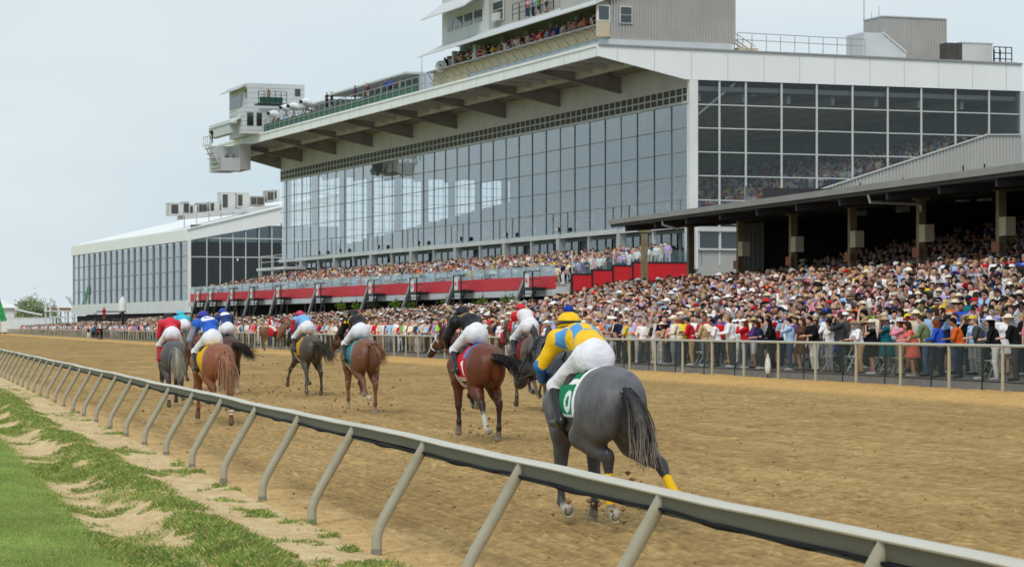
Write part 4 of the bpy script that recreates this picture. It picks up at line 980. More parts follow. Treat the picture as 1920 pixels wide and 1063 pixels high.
def make_horse(name, label, R_px, R_Y, yaw, P, c, cloth, group='racehorses galloping down the track', h=.022, z0=None, std=False):
    """R_px, R_Y: image column and distance of the rump; yaw: degrees turned left of the track direction"""
    hdg = TH+R(yaw)+math.pi/2      # heading angle
    ux, uy = math.cos(hdg), math.sin(hdg)
    if P.get('face_right'): hdg = R(P['face_right']); ux, uy = math.cos(hdg), math.sin(hdg)
    X = (R_px-960)/5000*R_Y+.95*ux; Y = R_Y+.95*uy
    t = X*cT+Y*sT; gz = float(track_z(np.array(t))) if z0 is None else z0
    e = empty(name, label, 'horse', (X, Y, gz), hdg, group)
    pr, I = horse_prims(P, c)
    lo = min(min(I['feet'][k][1][2] for k in I['feet'])-.06, 9)
    e.location.z = gz-lo+.0+P.get('lift', 0)
    V, Q = sculpt(pr, h); col = prim_cols(pr, V, c['body'], .025)
    if 'dapple' in c:
        d = fbm(V[:, 0]*7+V[:, 1]*3+50, V[:, 2]*7+V[:, 1]*5, 3); col = col*(1+c['dapple']*(d-.5))[:, None]
    if 'mud' in c:
        d = fbm(V[:, 0]*16+V[:, 1]*11+20, V[:, 2]*18, 3); k = np.clip((d-.60)*5, 0, 1)*c['mud']*.55; k = k*np.clip((1.6-V[:, 2])/.5, .2, 1); col = col*(1-k[:, None])+np.array(srgb(150, 112, 66))*k[:, None]
    o = np_mesh('body', V, Q, M['coat'], col, e)
    # tail
    tb = np.array((-1.0, 0, 1.40)); td = np.array(P.get('tail', (-.6, 0, -.25)), float)
    tc0, tc1 = c['tail'], c.get('tailtip', c['tail'])
    def tcol(rg): m_ = .7+.6*rg.random(); return (tc0*m_, (tc1 if rg.random() < .65 else tc0)*m_)
    V, F, CC = strands((tb+np.array((.02, 0, .02)), tb+np.array((.0, 0, -.04))), td, P.get('tlen', .85), P.get('tdrop', 1.3), 300, P.get('tspread', .13), .0085, tcol, abs(hash(label)) % 1000 if False else len(label), .35)
    pth = [tb+(.06, 0, .0)]; v = td/np.linalg.norm(td); p = tb.copy(); K = 7; tl = P.get('tlen', .85)*.86
    for k in range(K+1):
        pth.append(p.copy()); v = v+np.array((0, 0, -P.get('tdrop', 1.3)))/K*2; v = v/np.linalg.norm(v); p = p+v*tl/K
    rd_ = [.05, .05, .056, .064, .07, .066, .055, .04, .02]; core = []
    for k in range(len(pth)-1):
        a_ = min(1, k/7)**4; core.append(cap(pth[k], pth[k+1], rd_[k], rd_[k+1], .03, tc0*(1-a_)+tc1*a_))
    V2, Q2 = sculpt(core, .016, None, 0, .006); C2 = prim_cols(core, V2, tc0, .03)*(.75+.5*fbm(V2[:, 1]*60+9, V2[:, 2]*6+V2[:, 0]*5, 2))[:, None]
    np_mesh('tail', np.concatenate([V, V2]), np.concatenate([F, Q2+len(V)]), M['hair'], np.concatenate([CC, C2]), e)
    # mane along the crest
    N0, N1, N2 = I['N0'], I['N1'], I['N2']; c0 = N0+np.array((-.06, 0, .22)); c1 = N1+np.array((-.04, 0, .165)); c2 = N2+np.array((-.03, 0, .10))
    mc = lambda rg: (c['mane']*(.7+.6*rg.random()),)*2
    V, F, CC = strands((c0, c1), np.array((-.5, .5, .5)), .2, 2.2, 46, .25, .010, mc, 5); V2, F2, C2 = strands((c1, c2), np.array((-.5, .5, .5)), .2, 2.2, 46, .25, .010, mc, 6)
    np_mesh('mane', np.concatenate([V, V2]), np.concatenate([F, F2+len(V)]), M['hair'], np.concatenate([CC, C2]), e)
    # saddle cloth, saddle, girth from the trunk's own surface
    trunk = [p for p in pr if p['t'] == 1 and p['c'][2] > 1.1 and p['r'][0] > .3]+[p for p in pr if p['t'] == 0 and p['a'][2] > 1.4 and abs(p['a'][1]) < .01 and p['a'][0] < .5]
    cx0, cx1, cz = cloth.get('x0', -.34), cloth.get('x1', .22), cloth.get('z', 1.06)
    def box_clip(x0, x1, z0, z1): return lambda X: np.maximum.reduce([x0-X[..., 0], X[..., 0]-x1, z0-X[..., 2], X[..., 2]-z1])
    V, Q = sculpt(trunk, .016, box_clip(cx0, cx1, cz, 2), .018)
    np_mesh('saddle_cloth', V, Q, M['cloth'], cloth['fn'](V, cx0, cx1, cz), e)
    sd = [ell((.02, 0, 1.55), (.26, .17, .06), .05), cap((.2, 0, 1.58), (.26, 0, 1.62), .07, .05, .05), cap((-.22, -.1, 1.56), (-.22, .1, 1.56), .05, .05, .05), ell((.06, .2, 1.42), (.15, .05, .16), .04), ell((.06, -.2, 1.42), (.15, .05, .16), .04)]
    V, Q = sculpt(sd, .016); np_mesh('saddle', V, Q, M['leather'], None, e)
    V, Q = sculpt(trunk+[p for p in pr if p['t'] == 1 and p['c'][0] == .48], .016, box_clip(.24, .31, .7, 1.5), .010)
    np_mesh('girth', V, Q, M['cloth'], np.tile(np.array(c.get('girth', srgb(222, 218, 206))), (len(V), 1)), e)
    # bridle and reins
    hd = I['hd']; T_ = I['T']; side = np.array((0, 1, 0)); m = MB()
    def ring(c_, ax, r1, r2):
        ax = ax/np.linalg.norm(ax); s_ = np.cross(ax, (0, 0, 1)); s_ /= np.linalg.norm(s_); u_ = np.cross(s_, ax)
        m.tube([c_+s_*r1*math.cos(a)+u_*r2*math.sin(a) for a in np.linspace(0, 2*math.pi, 15)], .012, 5, cap=False)
    ring(N2+hd*.66, hd, .088, .088); ring(N2+hd*.05+(0, 0, -.02), hd+np.array((0, 0, .5)), .128, .15); ring(N2+hd*.25, hd, .112, .13)
    for sg in (1, -1):
        m.tube([N2+hd*.1+side*sg*.115, N2+hd*.66+side*sg*.088, T_+side*sg*.055], .011, 5)
    if c.get('bridle_white'): pass
    m.build('bridle', M['white'] if c.get('bridle_white') else M['leather'], e, True)
    if c.get('blinkers'):
        m = MB()
        for sg in (1, -1): m.ball(N2+hd*.3+np.array((0, sg*.1, .02)), (.08, .035, .075), 10, 6)
        V, Q = sculpt([cap(N2, N2+hd*.55, .118, .09, .05), ell(N2+hd*.3+np.array((0, .1, .02)), (.08, .04, .07)), ell(N2+hd*.3+np.array((0, -.1, .02)), (.08, .04, .07))], .016, None, .008)
        np_mesh('blinker_hood', V, Q, M['cloth'], np.tile(np.array(c['blinkers']), (len(V), 1)), e)
    m = MB(); hz = P.get('hands', (.78, .0, 1.66))
    for sg in (1, -1): m.tube([T_+side*sg*.05-hd*.06, (T_*.5+np.array(hz)*.5)+side*sg*.13+(0, 0, -.04), np.array(hz)+side*sg*.1], .010, 5)
    m.build('reins', M['leather'], e, True)
    # hooves' plates: visible under the raised feet
    for nm in I['feet']:
        pa, ho = I['feet'][nm]; d = (ho-pa)/np.linalg.norm(ho-pa); s_ = np.cross(d, (0, 1, 0)); s_ /= np.linalg.norm(s_); y_ = np.cross(s_, d); m = MB(); cc = ho+d*.062
        fw = -s_ if (-s_)[0] > 0 else s_
        m.tube([cc+y_*.056*math.sin(a)+fw*(.062*math.cos(a)) for a in np.linspace(-2.5, 2.5, 15)], .011, 6); m.build('horseshoe', M['shoe'], e, True)
        if nm in c.get('bandage', {}):
            hk, fe = I['cannon'][nm]; V, Q = sculpt([cap(hk+(fe-hk)*.42, fe, .047, .052, .02), cap(fe, fe+(pa-fe)*.4, .05, .046, .02)], .013); np_mesh('leg_bandage', V, Q, M['cloth'], c['bandage'][nm](V), e)
    return e

LABH = {}
def plain(col): return lambda V: np.tile(np.array(col), (len(V), 1))
def make_jockey(horse, label, jersey, helmet, J={}, breech=None, boots=None, sleeves_skin=False, cuff=None, h=.016):
    """jockey crouched in the horse's frame (same origin and heading, own top-level thing)"""
    e = empty('person', label, 'person', horse.location, horse.rotation_euler.z, 'jockeys riding in the race')
    lift = J.get('lift', 0)-.10; tw = J.get('twist', 0)
    A = lambda x, y, z: np.array((x, y, z+lift))
    hip = A(-.06, 0, 1.93); kn = {s: A(.34, s*.27, 1.62) for s in (1, -1)}; an = {s: A(.02, s*.31, 1.29) for s in (1, -1)}; to = {s: A(.22, s*.33, 1.25) for s in (1, -1)}
    chs = A(.42, tw*.1, 2.09+J.get('up', 0)); shl = {s: A(.50, s*.19+tw*.1, 2.09+J.get('up', 0)) for s in (1, -1)}
    hz = J.get('hands', (.80, 0, 1.68)); hn = {s: A(hz[0], s*.10+hz[1], hz[2]) for s in (1, -1)}
    el = {s: (shl[s]+hn[s])/2+np.array((-.06, s*.12, -.05)) for s in (1, -1)}
    hdp = A(.72, tw*.16, 2.21+J.get('up', 0)+J.get('head', 0))
    legs = []; 
    for s in (1, -1): legs += [cap(hip+(0, s*.11, -.02), kn[s], .108, .074, .05), cap(kn[s], an[s], .068, .046, .04)]
    seat = [ell(hip+(-.04, 0, -.01), (.165, .165, .13), .08), ell(hip+(-.065, .082, -.04), (.14, .098, .145), .08), ell(hip+(-.065, -.082, -.04), (.14, .098, .145), .08)]
    tor = [cap(hip+(.0, 0, .05), chs, .135, .15, .08), ell(chs+(-.14, 0, .03), (.22, .175, .125), .08), cap(shl[1], shl[-1], .10, .10, .06)]
    arm = []
    for s in (1, -1): arm += [cap(shl[s], el[s], .075, .058, .05), cap(el[s], hn[s]+(el[s]-hn[s])*.12, .055, .036, .03)]
    head = [cap(chs+(.12, 0, .04), hdp, .06, .06, .04), ell(hdp, (.115, .085, .125), .03), ell(hdp+(.09, 0, -.03), (.05, .05, .06), .03), cap(hdp+(.11, 0, .0), hdp+(.125, 0, -.03), .018, .022, .01)]
    for s in (1, -1): head.append(ell(hdp+(-.01, s*.085, -.01), (.025, .015, .035), .01))
    hand = []
    for s in (1, -1):
        d = np.array((.08, -s*.02, -.03)); hand += [cap(hn[s], hn[s]+d, .034, .036, .02)]
        for q in range(4): f0 = hn[s]+d+np.array((.01, (q-1.5)*.019, .012)); f1 = f0+np.array((.03, 0, -.022-.004*abs(q-1.5))); hand += [cap(f0, f1, .0105, .0095, .008), cap(f1, f1+np.array((-.022, 0, -.026)), .0095, .0085, .006)]
        hand.append(cap(hn[s]+d*.3+(0, -s*.03, .0), hn[s]+d*.9+(0, -s*.035, -.025), .012, .010, .01))
    infl = -.012
    bodyp = seat+legs+tor+arm+head+hand
    for p in seat+legs+tor+arm:
        pass
    V, Q = sculpt(bodyp, h, None, infl); np_mesh('body', V, Q, M['skin'], None, e)
    # breeches: hips to just below the knee
    def bclip(X): 
        k = np.maximum.reduce([X[..., 0]-.46, X[..., 2]*0-9]); z = 1.54+lift
        return np.maximum(k, z+.0-X[..., 2]-np.clip((X[..., 0]-.3), -1, 1)*0)
    lcap = [q for q in legs]
    V, Q = sculpt(seat+lcap+[cap(hip+(-.03, 0, .05), hip+(.14, 0, .07), .138, .14, .06)], h*.9, lambda X: np.maximum(bclip(X), np.where(X[..., 2] > hip[2]+.02, X[..., 0]-(hip[0]+.13), -1)), .006, .005)
    np_mesh('breeches', V, Q, M['breeches'] if breech is None else breech, None, e)
    # jersey
    V, Q = sculpt(tor+arm+[cap(hip+(.08, 0, .06), hip+(.0, 0, .05), .145, .145, .06)], h*.85, lambda X: (hip[0]-.085-X[..., 0])+np.clip(hip[2]+.02-X[..., 2], 0, 1)*2.2, .012, .004)
    np_mesh('jersey', V, Q, M['silk'], jersey(V, dict(hip=hip, chs=chs, el=el, shl=shl, hn=hn)), e)
    # boots
    for s in (1, -1):
        bt = [cap(kn[s]*.82+an[s]*.18, an[s], .074, .055, .03), cap(an[s]+(-.02, 0, -.03), to[s], .048, .04, .03), cap(an[s]+(-.03, 0, -.05), an[s]+(-.03, 0, -.075), .035, .035, .02)]
        V, Q = sculpt(bt, h, None, .004); np_mesh('boot', V, Q, boots or M['leather'], None, e)
    # helmet with peak and goggles
    hp = [ell(hdp+(-.01, 0, .045), (.155, .125, .125), .02)]
    V, Q = sculpt(hp, h*.8, lambda X: (hdp[2]-.01)-X[..., 2]-(X[..., 0]-hdp[0])*.25); o = np_mesh('helmet', V, Q, M['silk'], helmet(V, hdp), e)
    m = MB(); m.prism([(hdp[0]+.11, hdp[1]-.09), (hdp[0]+.2, hdp[1]-.05), (hdp[0]+.2, hdp[1]+.05), (hdp[0]+.11, hdp[1]+.09)], hdp[2]+.035, hdp[2]+.045, 'z'); m.build('peak', M['leather'], o)
    m = MB(); m.tube([hdp+np.array((.157*math.cos(a)-.01, .13*math.sin(a), .04-.02*math.cos(a))) for a in np.linspace(0, 2*math.pi, 21)], .010, 5, cap=False); m.build('goggle_strap', M['leather'], o)
    if J.get('pompom') is not None:
        V, Q = sculpt([ell(hdp+(0, 0, .19), (.055, .055, .045))], .012); np_mesh('pompom', V, Q, M['cloth'], np.tile(np.array(J['pompom']), (len(V), 1)), o)
    if J.get('whip'):
        w_ = empty('whip', J['whip'], 'whip', horse.location, horse.rotation_euler.z); m = MB(); b = hn[1]+np.array((.03, 0, 0)); m.tube([b+np.array((.14, -.02, -.14)), b, b+np.array((-.3, .12, .30))], [.012, .009, .005], 6); m.build('shaft', M['leather'], w_)
    return e

# --- patterns
YEL, BLU, WHI, BLK, RED_ = HC(246, 196, 20), HC(84, 156, 214), HC(240, 240, 244), HC(22, 22, 26), HC(206, 30, 48)
def base(V, c): return np.tile(np.array(c, float), (len(V), 1))
def j_diamond(V, I):
    c = base(V, YEL); u = (V[:, 0]-I['hip'][0])*1.0+V[:, 1]*.0; v = V[:, 1]
    k = ((np.floor((u+.02)/.165)+np.floor((v+.05)/.10)) % 2 == 0) & (V[:, 2] > I['hip'][2]-.02) & (np.abs(v) < .25) & (u > .13)
    c[k] = BLU
    lo = V[:, 0] > (I['el'][1][0]-.06); k = (np.abs(V[:, 1]) > .17) & (V[:, 2] < I['el'][1][2]+.05) & lo; c[k] = HC(40, 118, 196); return c
def j_wzig(V, I):
    c = base(V, BLK); u = V[:, 0]-I['hip'][0]; v = V[:, 1]
    z = .36+.07*np.abs(((v+.3)/.15) % 2-1)*1.6; k = (np.abs(u-z) < .03) & (np.abs(v) < .3) & (V[:, 2] > I['hip'][2]+.02); c[k] = YEL; return c
def j_bars(V, I):
    c = base(V, BLK); u = V[:, 0]-I['hip'][0]; v = V[:, 1]
    k = (np.abs(((u-.34)/.055) % 2-1) < .45) & (u > .30) & (u < .62) & (v > .03) & (v < .16) & (V[:, 2] > I['hip'][2]); c[k] = HC(226, 178, 60); return c
def j_white_red(V, I):
    c = base(V, HC(226, 222, 226)); u = V[:, 0]-I['hip'][0]; v = V[:, 1]; k = (np.abs(u-.40-.3*np.abs(v)) < .05); c[k] = RED_; k = (np.abs(v) > .26) & (V[:, 2] < I['chs'][2]-.1); c[k] = RED_; return c
def j_disc(col, letter, sl=None):
    def f(V, I):
        c = base(V, col); u = V[:, 0]-(I['chs'][0]-.20); v = V[:, 1]-.02; r = np.sqrt((u*1.0)**2+v**2); up = V[:, 2] > I['hip'][2]+.05
        c[(r < .145) & up] = WHI
        if letter == 'C': c[(r > .055) & (r < .09) & ~((v < -.02) & (np.abs(u) < .05)) & up] = col
        else: c[(r < .1) & (np.abs(u) < .03) & up] = HC(190, 180, 130)
        if sl is not None: k = (np.abs(V[:, 1]) > .23) & (V[:, 2] < I['chs'][2]-.05); c[k] = sl
        return c
    return f
def j_plain(col, sl=None, patch=None):
    def f(V, I):
        c = base(V, col)
        if sl is not None: k = (np.abs(V[:, 1]) > .22) & (V[:, 2] < I['chs'][2]+.02); c[k] = sl
        if patch is not None: u = V[:, 0]-(I['chs'][0]+.0); k = (np.abs(u) < .07) & (np.abs(V[:, 1]) < .09) & (V[:, 2] > I['hip'][2]); c[k] = patch
        return c
    return f
def h_plain(col, band=None):
    def f(V, p):
        c = base(V, col)
        if band is not None: k = np.abs(V[:, 2]-p[2]-.065-.02*(V[:, 0]-p[0])) < .012; c[k] = band
        return c
    return f
def c_plain(col, edge=None):
    def f(V, x0, x1, z): c = base(V, col); k = (V[:, 2] < z+.03) | (V[:, 0] < x0+.03); c[k] = edge if edge is not None else col; return c
    return f
def c_green(V, x0, x1, z):
    c = base(V, HC(22, 128, 84)); a = V[:, 0]-x0; b = V[:, 2]-z
    k = (a < .035) | (b < .035); c[k] = WHI
    k = (np.abs((a-.17)/.09)**2+((b-.16)/.11)**2 < 1) & ~((np.abs((a-.17)/.04)**2+((b-.16)/.06)**2 < 1)); c[k] = HC(225, 238, 240); k = (b > .33) & (b < .38); c[k] = WHI; return c
def c_red1(V, x0, x1, z):
    c = base(V, HC(206, 28, 44)); a = V[:, 0]-x0; b = V[:, 2]-z; c[b < .03] = WHI
    k = (np.abs(a-.12-.12*b) < .032) & (b > .09) & (b < .36); c[k] = WHI; k = (np.abs(a-.20) < .03) & (b > .28) & (b < .34); c[k] = WHI
    k = (np.abs(b-.055) < .014) & (a > .08) & (a < .5) & ((a*60).astype(int) % 3 > 0); c[k] = WHI
    k = (np.abs(a-.40) < .045) & (np.abs(b-.2) < .035); c[k] = YEL; k = (b > .40) & (a < .2); c[k] = HC(110, 130, 190); return c
def stripes(V): k = (np.floor(V[:, 2]*28) % 2 == 0)[:, None]; return np.where(k, HC(236, 230, 226), HC(150, 70, 60))

PA = dict(LH=(38, -62, -2, -25, -70), RH=(-6, -62, -46, -55, -80), LH3=(.22, -.30, -.04), RH3=(-.22, -.36, -.10), LF=(6, -6, -62, -78), RF=(-2, -4, 22, 30), neck=.20, tail=(-.62, -.22, .02), tdrop=1.7, tlen=.78, tspread=.09, nz=.06, hands=(.82, .06, 1.68))
PB = dict(LH=(8, -50, -30, -50, -78), RH=(28, -42, -4, 14, 20), LF=(-4, -6, 10, 18), RF=(52, -50, -90, -95), LH3=(.1, -.02, .0), RH3=(-.1, -.06, .03), neck=.25, tail=(-.7, -.75, .12), tdrop=.55, tlen=.85, tspread=.10, nz=.05)
PC = dict(LH=(30, -58, -38, -58, -85), RH=(16, -44, 0, 18, 24), LF=(0, -4, 16, 24), RF=(30, -40, -80, -90), neck=.2, tail=(-.7, -.3, .55), tdrop=1.1, tlen=.6, tspread=.14, LHs=-.08)
PD = dict(LH=(14, -50, -24, -10, -20), RH=(30, -36, 6, 16, 20), LF=(40, 18, 14, 18), RF=(30, -30, -60, -70), LH3=(.1, .10, .12), RH3=(-.1, -.16, -.08), LFs=.3, neck=.1, tail=(-.7, -.65, -.1), tdrop=.5, tlen=.8)
PE = dict(LH=(34, -58, -30, -60, -85), RH=(6, -46, -16, 4, 10), LF=(4, 0, 18, 26), RF=(50, -50, -70, -70), neck=.1, tail=(-.6, -.05, .2), tdrop=2.0, tlen=.95, tspread=.12)
PF = dict(LH=(26, -44, -8, 10, 16), RH=(34, -52, -30, -40, -60), LF=(40, -40, -60, -70), RF=(0, 0, 18, 24), neck=0, tail=(-.6, -.05, .1), tdrop=2.1, tlen=.8)
PS = dict(LH=(30, -38, 4, 26, 30), RH=(24, -40, 0, 26, 30), LF=(2, 0, 26, 30), RF=(-4, -2, 26, 30), neck=0, nz=.12, tail=(-.3, 0, -.5), tdrop=2.4, tlen=.85)
GREY = dict(body=HC(90, 90, 94), leg=HC(54, 54, 58), hoof=HC(170, 164, 150), face=HC(58, 58, 62), muzzle=HC(40, 40, 44), tail=HC(30, 30, 34), tailtip=HC(176, 164, 150), mane=HC(40, 40, 44), dapple=.95, girth=srgb(40, 40, 44))
GREY['bandage'] = {k: plain(HC(226, 180, 30)) for k in ('LH', 'RH')}
BAY = dict(body=HC(100, 50, 31), leg=HC(42, 30, 28), hoof=HC(150, 138, 120), tail=HC(26, 22, 22), mane=HC(24, 20, 20), dapple=.3, sock={'LH': HC(236, 230, 220)}, bridle_white=True, face=HC(90, 46, 30))
CHES = dict(body=HC(114, 74, 55), leg=HC(112, 74, 56), hoof=HC(205, 196, 172), tail=HC(126, 84, 62), tailtip=HC(150, 112, 84), mane=HC(110, 66, 42), dapple=.25, mud=.6)
CHES2 = dict(body=HC(138, 82, 54), leg=HC(116, 70, 48), hoof=HC(120, 100, 80), tail=HC(158, 110, 84), tailtip=HC(196, 164, 126), mane=HC(140, 80, 50), dapple=.2, mud=.2, bandage={'RH': stripes, 'LH': stripes})
DARK = dict(body=HC(70, 64, 57), leg=HC(70, 62, 54), hoof=HC(90, 80, 70), tail=HC(58, 50, 44), tailtip=HC(84, 74, 62), mane=HC(44, 38, 34), dapple=.3, mud=.8)
GREY2 = dict(body=HC(80, 79, 81), leg=HC(64, 58, 56), hoof=HC(110, 100, 90), tail=HC(150, 146, 134), tailtip=HC(186, 178, 156), mane=HC(120, 116, 110), dapple=.4, bandage={'LH': stripes})
DBAY = dict(body=HC(74, 48, 37), leg=HC(48, 36, 32), hoof=HC(170, 160, 150), tail=HC(34, 28, 28), mane=HC(30, 24, 24), dapple=.3, sock={'RH': HC(220, 212, 204)})
BRN = dict(body=HC(84, 70, 56), leg=HC(88, 76, 62), hoof=HC(84, 72, 58), tail=HC(40, 34, 30), mane=HC(40, 34, 30), mud=.7, blinkers=srgb(224, 70, 110))
PONY = dict(body=HC(112, 76, 54), leg=HC(112, 76, 54), hoof=HC(110, 96, 80), tail=HC(214, 206, 196), mane=HC(112, 72, 48), face=HC(128, 86, 60))

H = {}
H[1] = make_horse('racehorse', 'steel grey horse with dark tail and yellow leg wraps nearest the camera', 1166, 26.4, 4, PA, GREY, dict(fn=c_green, x0=-.31, z=1.13), h=.016)
make_jockey(H[1], 'jockey in yellow silks with blue diamonds and yellow cap on the nearest grey horse', j_diamond, h_plain(YEL, HC(90, 74, 20)), dict(up=.0, lift=-.09, hands=(.86, .14, 1.66), whip='thin black whip held by the jockey in yellow and blue diamonds', pompom=HC(30, 60, 160)), h=.013)
for o_ in list(C.objects):
    if o_.parent is None and o_.get('category') in ('horse', 'person', 'whip'): o_.scale = (1.02,)*3
H[2] = make_horse('racehorse', 'shiny bay horse with red saddle cloth, white sock and tail streaming sideways', 922, 46.0, 6, PB, BAY, dict(fn=c_red1, x0=-.36, x1=.16, z=.98), h=.018)
make_jockey(H[2], 'jockey in black silks with gold bars crouched over the bay horse', j_bars, h_plain(BLK), dict(up=.02, hands=(.84, .12, 1.66)), h=.014)
H[3] = make_horse('racehorse', 'muddy brown horse with pink blinkers mostly hidden behind the nearest grey', 1012, 60, 2, PC, BRN, dict(fn=c_plain(HC(120, 40, 50))))
make_jockey(H[3], 'jockey in white and red silks with red cap behind the grey horse head', j_white_red, h_plain(HC(206, 36, 50)), dict(lift=.05, up=.05))
H[4] = make_horse('racehorse', 'mud splashed chestnut horse with teal saddle cloth and one rear hoof kicked up', 693, 60.5, 4, PC, CHES, dict(fn=c_plain(HC(40, 130, 140), HC(150, 170, 170)), x0=-.4, z=1.0))
make_jockey(H[4], 'jockey in black silks with a yellow zigzag across the back', j_wzig, h_plain(HC(30, 30, 32)), dict(lift=-.0, up=.03, hands=(.8, .1, 1.66)))
H[5] = make_horse('racehorse', 'dark muddy horse with all legs spread under a jockey in light blue', 590, 76, 6, PD, DARK, dict(fn=c_plain(HC(196, 150, 40))))
make_jockey(H[5], 'jockey in light blue silks with red sleeves and pink cap', j_plain(HC(120, 176, 222), HC(196, 40, 58)), h_plain(HC(222, 60, 96)), dict(lift=.06, up=.02))
H[6] = make_horse('racehorse', 'bright chestnut horse with pale tail and yellow cloth running along the inner rail', 418, 55.8, 8, PE, CHES2, dict(fn=c_plain(HC(226, 178, 28)), x0=-.4, z=1.0))
make_jockey(H[6], 'jockey in bright blue silks with a white disc and letter on the back', j_disc(HC(40, 96, 200), 'C', HC(150, 156, 170)), h_plain(HC(58, 62, 160)), dict(up=.12, lift=-.07, hands=(.84, .1, 1.66)))
H[7] = make_horse('racehorse', 'dark grey horse with pale tail leading nearest the inner rail', 330, 68, 1, PF, GREY2, dict(fn=c_plain(HC(180, 40, 50))))
make_jockey(H[7], 'jockey in plain red silks and dark cap on the grey horse by the rail', j_plain(HC(216, 44, 64)), h_plain(HC(40, 30, 36)), dict(up=.08), boots=mat('boot_red', srgb(150, 30, 36), .5, .1, 9))
H[8] = make_horse('racehorse', 'brown horse almost hidden between the grey and chestnut runners ahead', 352, 84, 2, PD, dict(BRN, blinkers=None), dict(fn=c_plain(HC(60, 60, 70))))
make_jockey(H[8], 'jockey in turquoise silks and turquoise cap between two other riders', j_plain(HC(48, 190, 214), None, HC(226, 220, 130)), h_plain(HC(60, 196, 218)), dict(lift=.18))
H[9] = make_horse('racehorse', 'dark bay horse with black tail just right of the bright chestnut', 436, 79, 3, PB, DBAY, dict(fn=c_plain(HC(50, 60, 110))))
make_jockey(H[9], 'jockey in navy silks with pale chest patch and royal blue cap', j_disc(HC(36, 62, 122), 'x'), h_plain(HC(40, 72, 176)), dict(lift=.08, up=.14))

# outrider on a standing pony by the outer fence
pony = make_horse('pony', 'chestnut lead pony with pale tail standing side on by the outer fence', 488, 190, 0, dict(PS, face_right=14), PONY, dict(fn=c_plain(HC(206, 40, 50)), x0=-.4, x1=.3, z=1.0), None, .03)
rd = empty('person', 'outrider in red vest and white sleeves sitting upright on the lead pony', 'person', pony.location-Vector((.2, .05, .04)), pony.rotation_euler.z)
pr = [ell((-.02, 0, 1.72), (.17, .19, .15), .06), cap((-.02, 0, 1.75), (.02, 0, 2.12), .15, .18, .08), cap((.02, .2, 2.15), (.02, -.2, 2.15), .08, .08, .05)]
sl_ = []; lg = []; hands = []
for s in (1, -1):
    sl_ += [cap((.02, s*.23, 2.13), (.1, s*.3, 1.86), .065, .052, .04), cap((.1, s*.3, 1.86), (.38, s*.1, 1.80), .05, .036, .03)]; hands += [cap((.38, s*.1, 1.8), (.45, s*.06, 1.79), .038, .036, .02)]
    lg += [cap((0, s*.14, 1.7), (.3, s*.33, 1.45), .12, .08, .05), cap((.3, s*.33, 1.45), (.18, s*.36, 1.02), .075, .05, .03), cap((.18, s*.36, 1.0), (.36, s*.37, .97), .045, .04, .03)]
hd_ = [cap((.03, 0, 2.2), (.05, 0, 2.36), .06, .06, .03), ell((.07, 0, 2.42), (.11, .085, .13), .03), cap((.17, 0, 2.42), (.18, 0, 2.39), .02, .022, .01)]
V, Q = sculpt(pr+sl_+lg+hands+hd_, .025, None, -.01); np_mesh('body', V, Q, M['skin'], None, rd)
V, Q = sculpt(pr, .025, lambda X: 1.74-X[..., 2], .006); np_mesh('vest', V, Q, M['cloth'], base(V, HC(196, 34, 46)), rd)
V, Q = sculpt(sl_, .02, None, .004); np_mesh('sleeve', V, Q, M['cloth'], base(V, WHI), rd)
V, Q = sculpt(lg[:2]+lg[3:5]+pr[:1], .025, lambda X: X[..., 2]-1.80, .006); np_mesh('breeches', V, Q, M['cloth'], base(V, HC(226, 224, 220)), rd)
V, Q = sculpt([lg[1], lg[2], lg[4], lg[5]], .022, lambda X: X[..., 2]-1.36, .012); np_mesh('boots', V, Q, M['leather'], None, rd)
V, Q = sculpt([ell((.06, 0, 2.47), (.145, .12, .11), .02)], .018, lambda X: 2.44-X[..., 2]); np_mesh('helmet', V, Q, M['cloth'], base(V, HC(30, 24, 26)), rd)
# ------------------------------------------------------------------ spectators
POSES = {
 # elbow and hand of (left, right) arm in the body frame: x forward, y left
 'leaning on the fence': (((.12, .27, 1.16), (.36, .10, 1.13)), ((.12, -.27, 1.16), (.36, -.08, 1.13)), .12),
 'standing with arms down': (((-.02, .28, 1.13), (.06, .27, .86)), ((.0, -.28, 1.13), (.08, -.26, .87)), 0),
 'raising a camera to the eyes': (((.26, .24, 1.28), (.22, .06, 1.56)), ((.26, -.24, 1.28), (.22, -.06, 1.56)), .02),
 'with one arm raised': (((-.0, .28, 1.13), (.08, .24, .9)), ((.12, -.3, 1.60), (.2, -.24, 1.92)), 0),
 'with folded arms': (((.08, .27, 1.15), (.26, -.04, 1.14)), ((.08, -.27, 1.14), (.25, .05, 1.17)), 0),
 'shading the eyes with a hand': (((.2, .26, 1.3), (.17, .07, 1.66)), ((.02, -.28, 1.13), (.12, -.2, .95)), .02)}
PLAB = dict(zip(POSES, ('leaning', 'standing', 'raising camera', 'one arm raised', 'arms folded', 'shading eyes')))
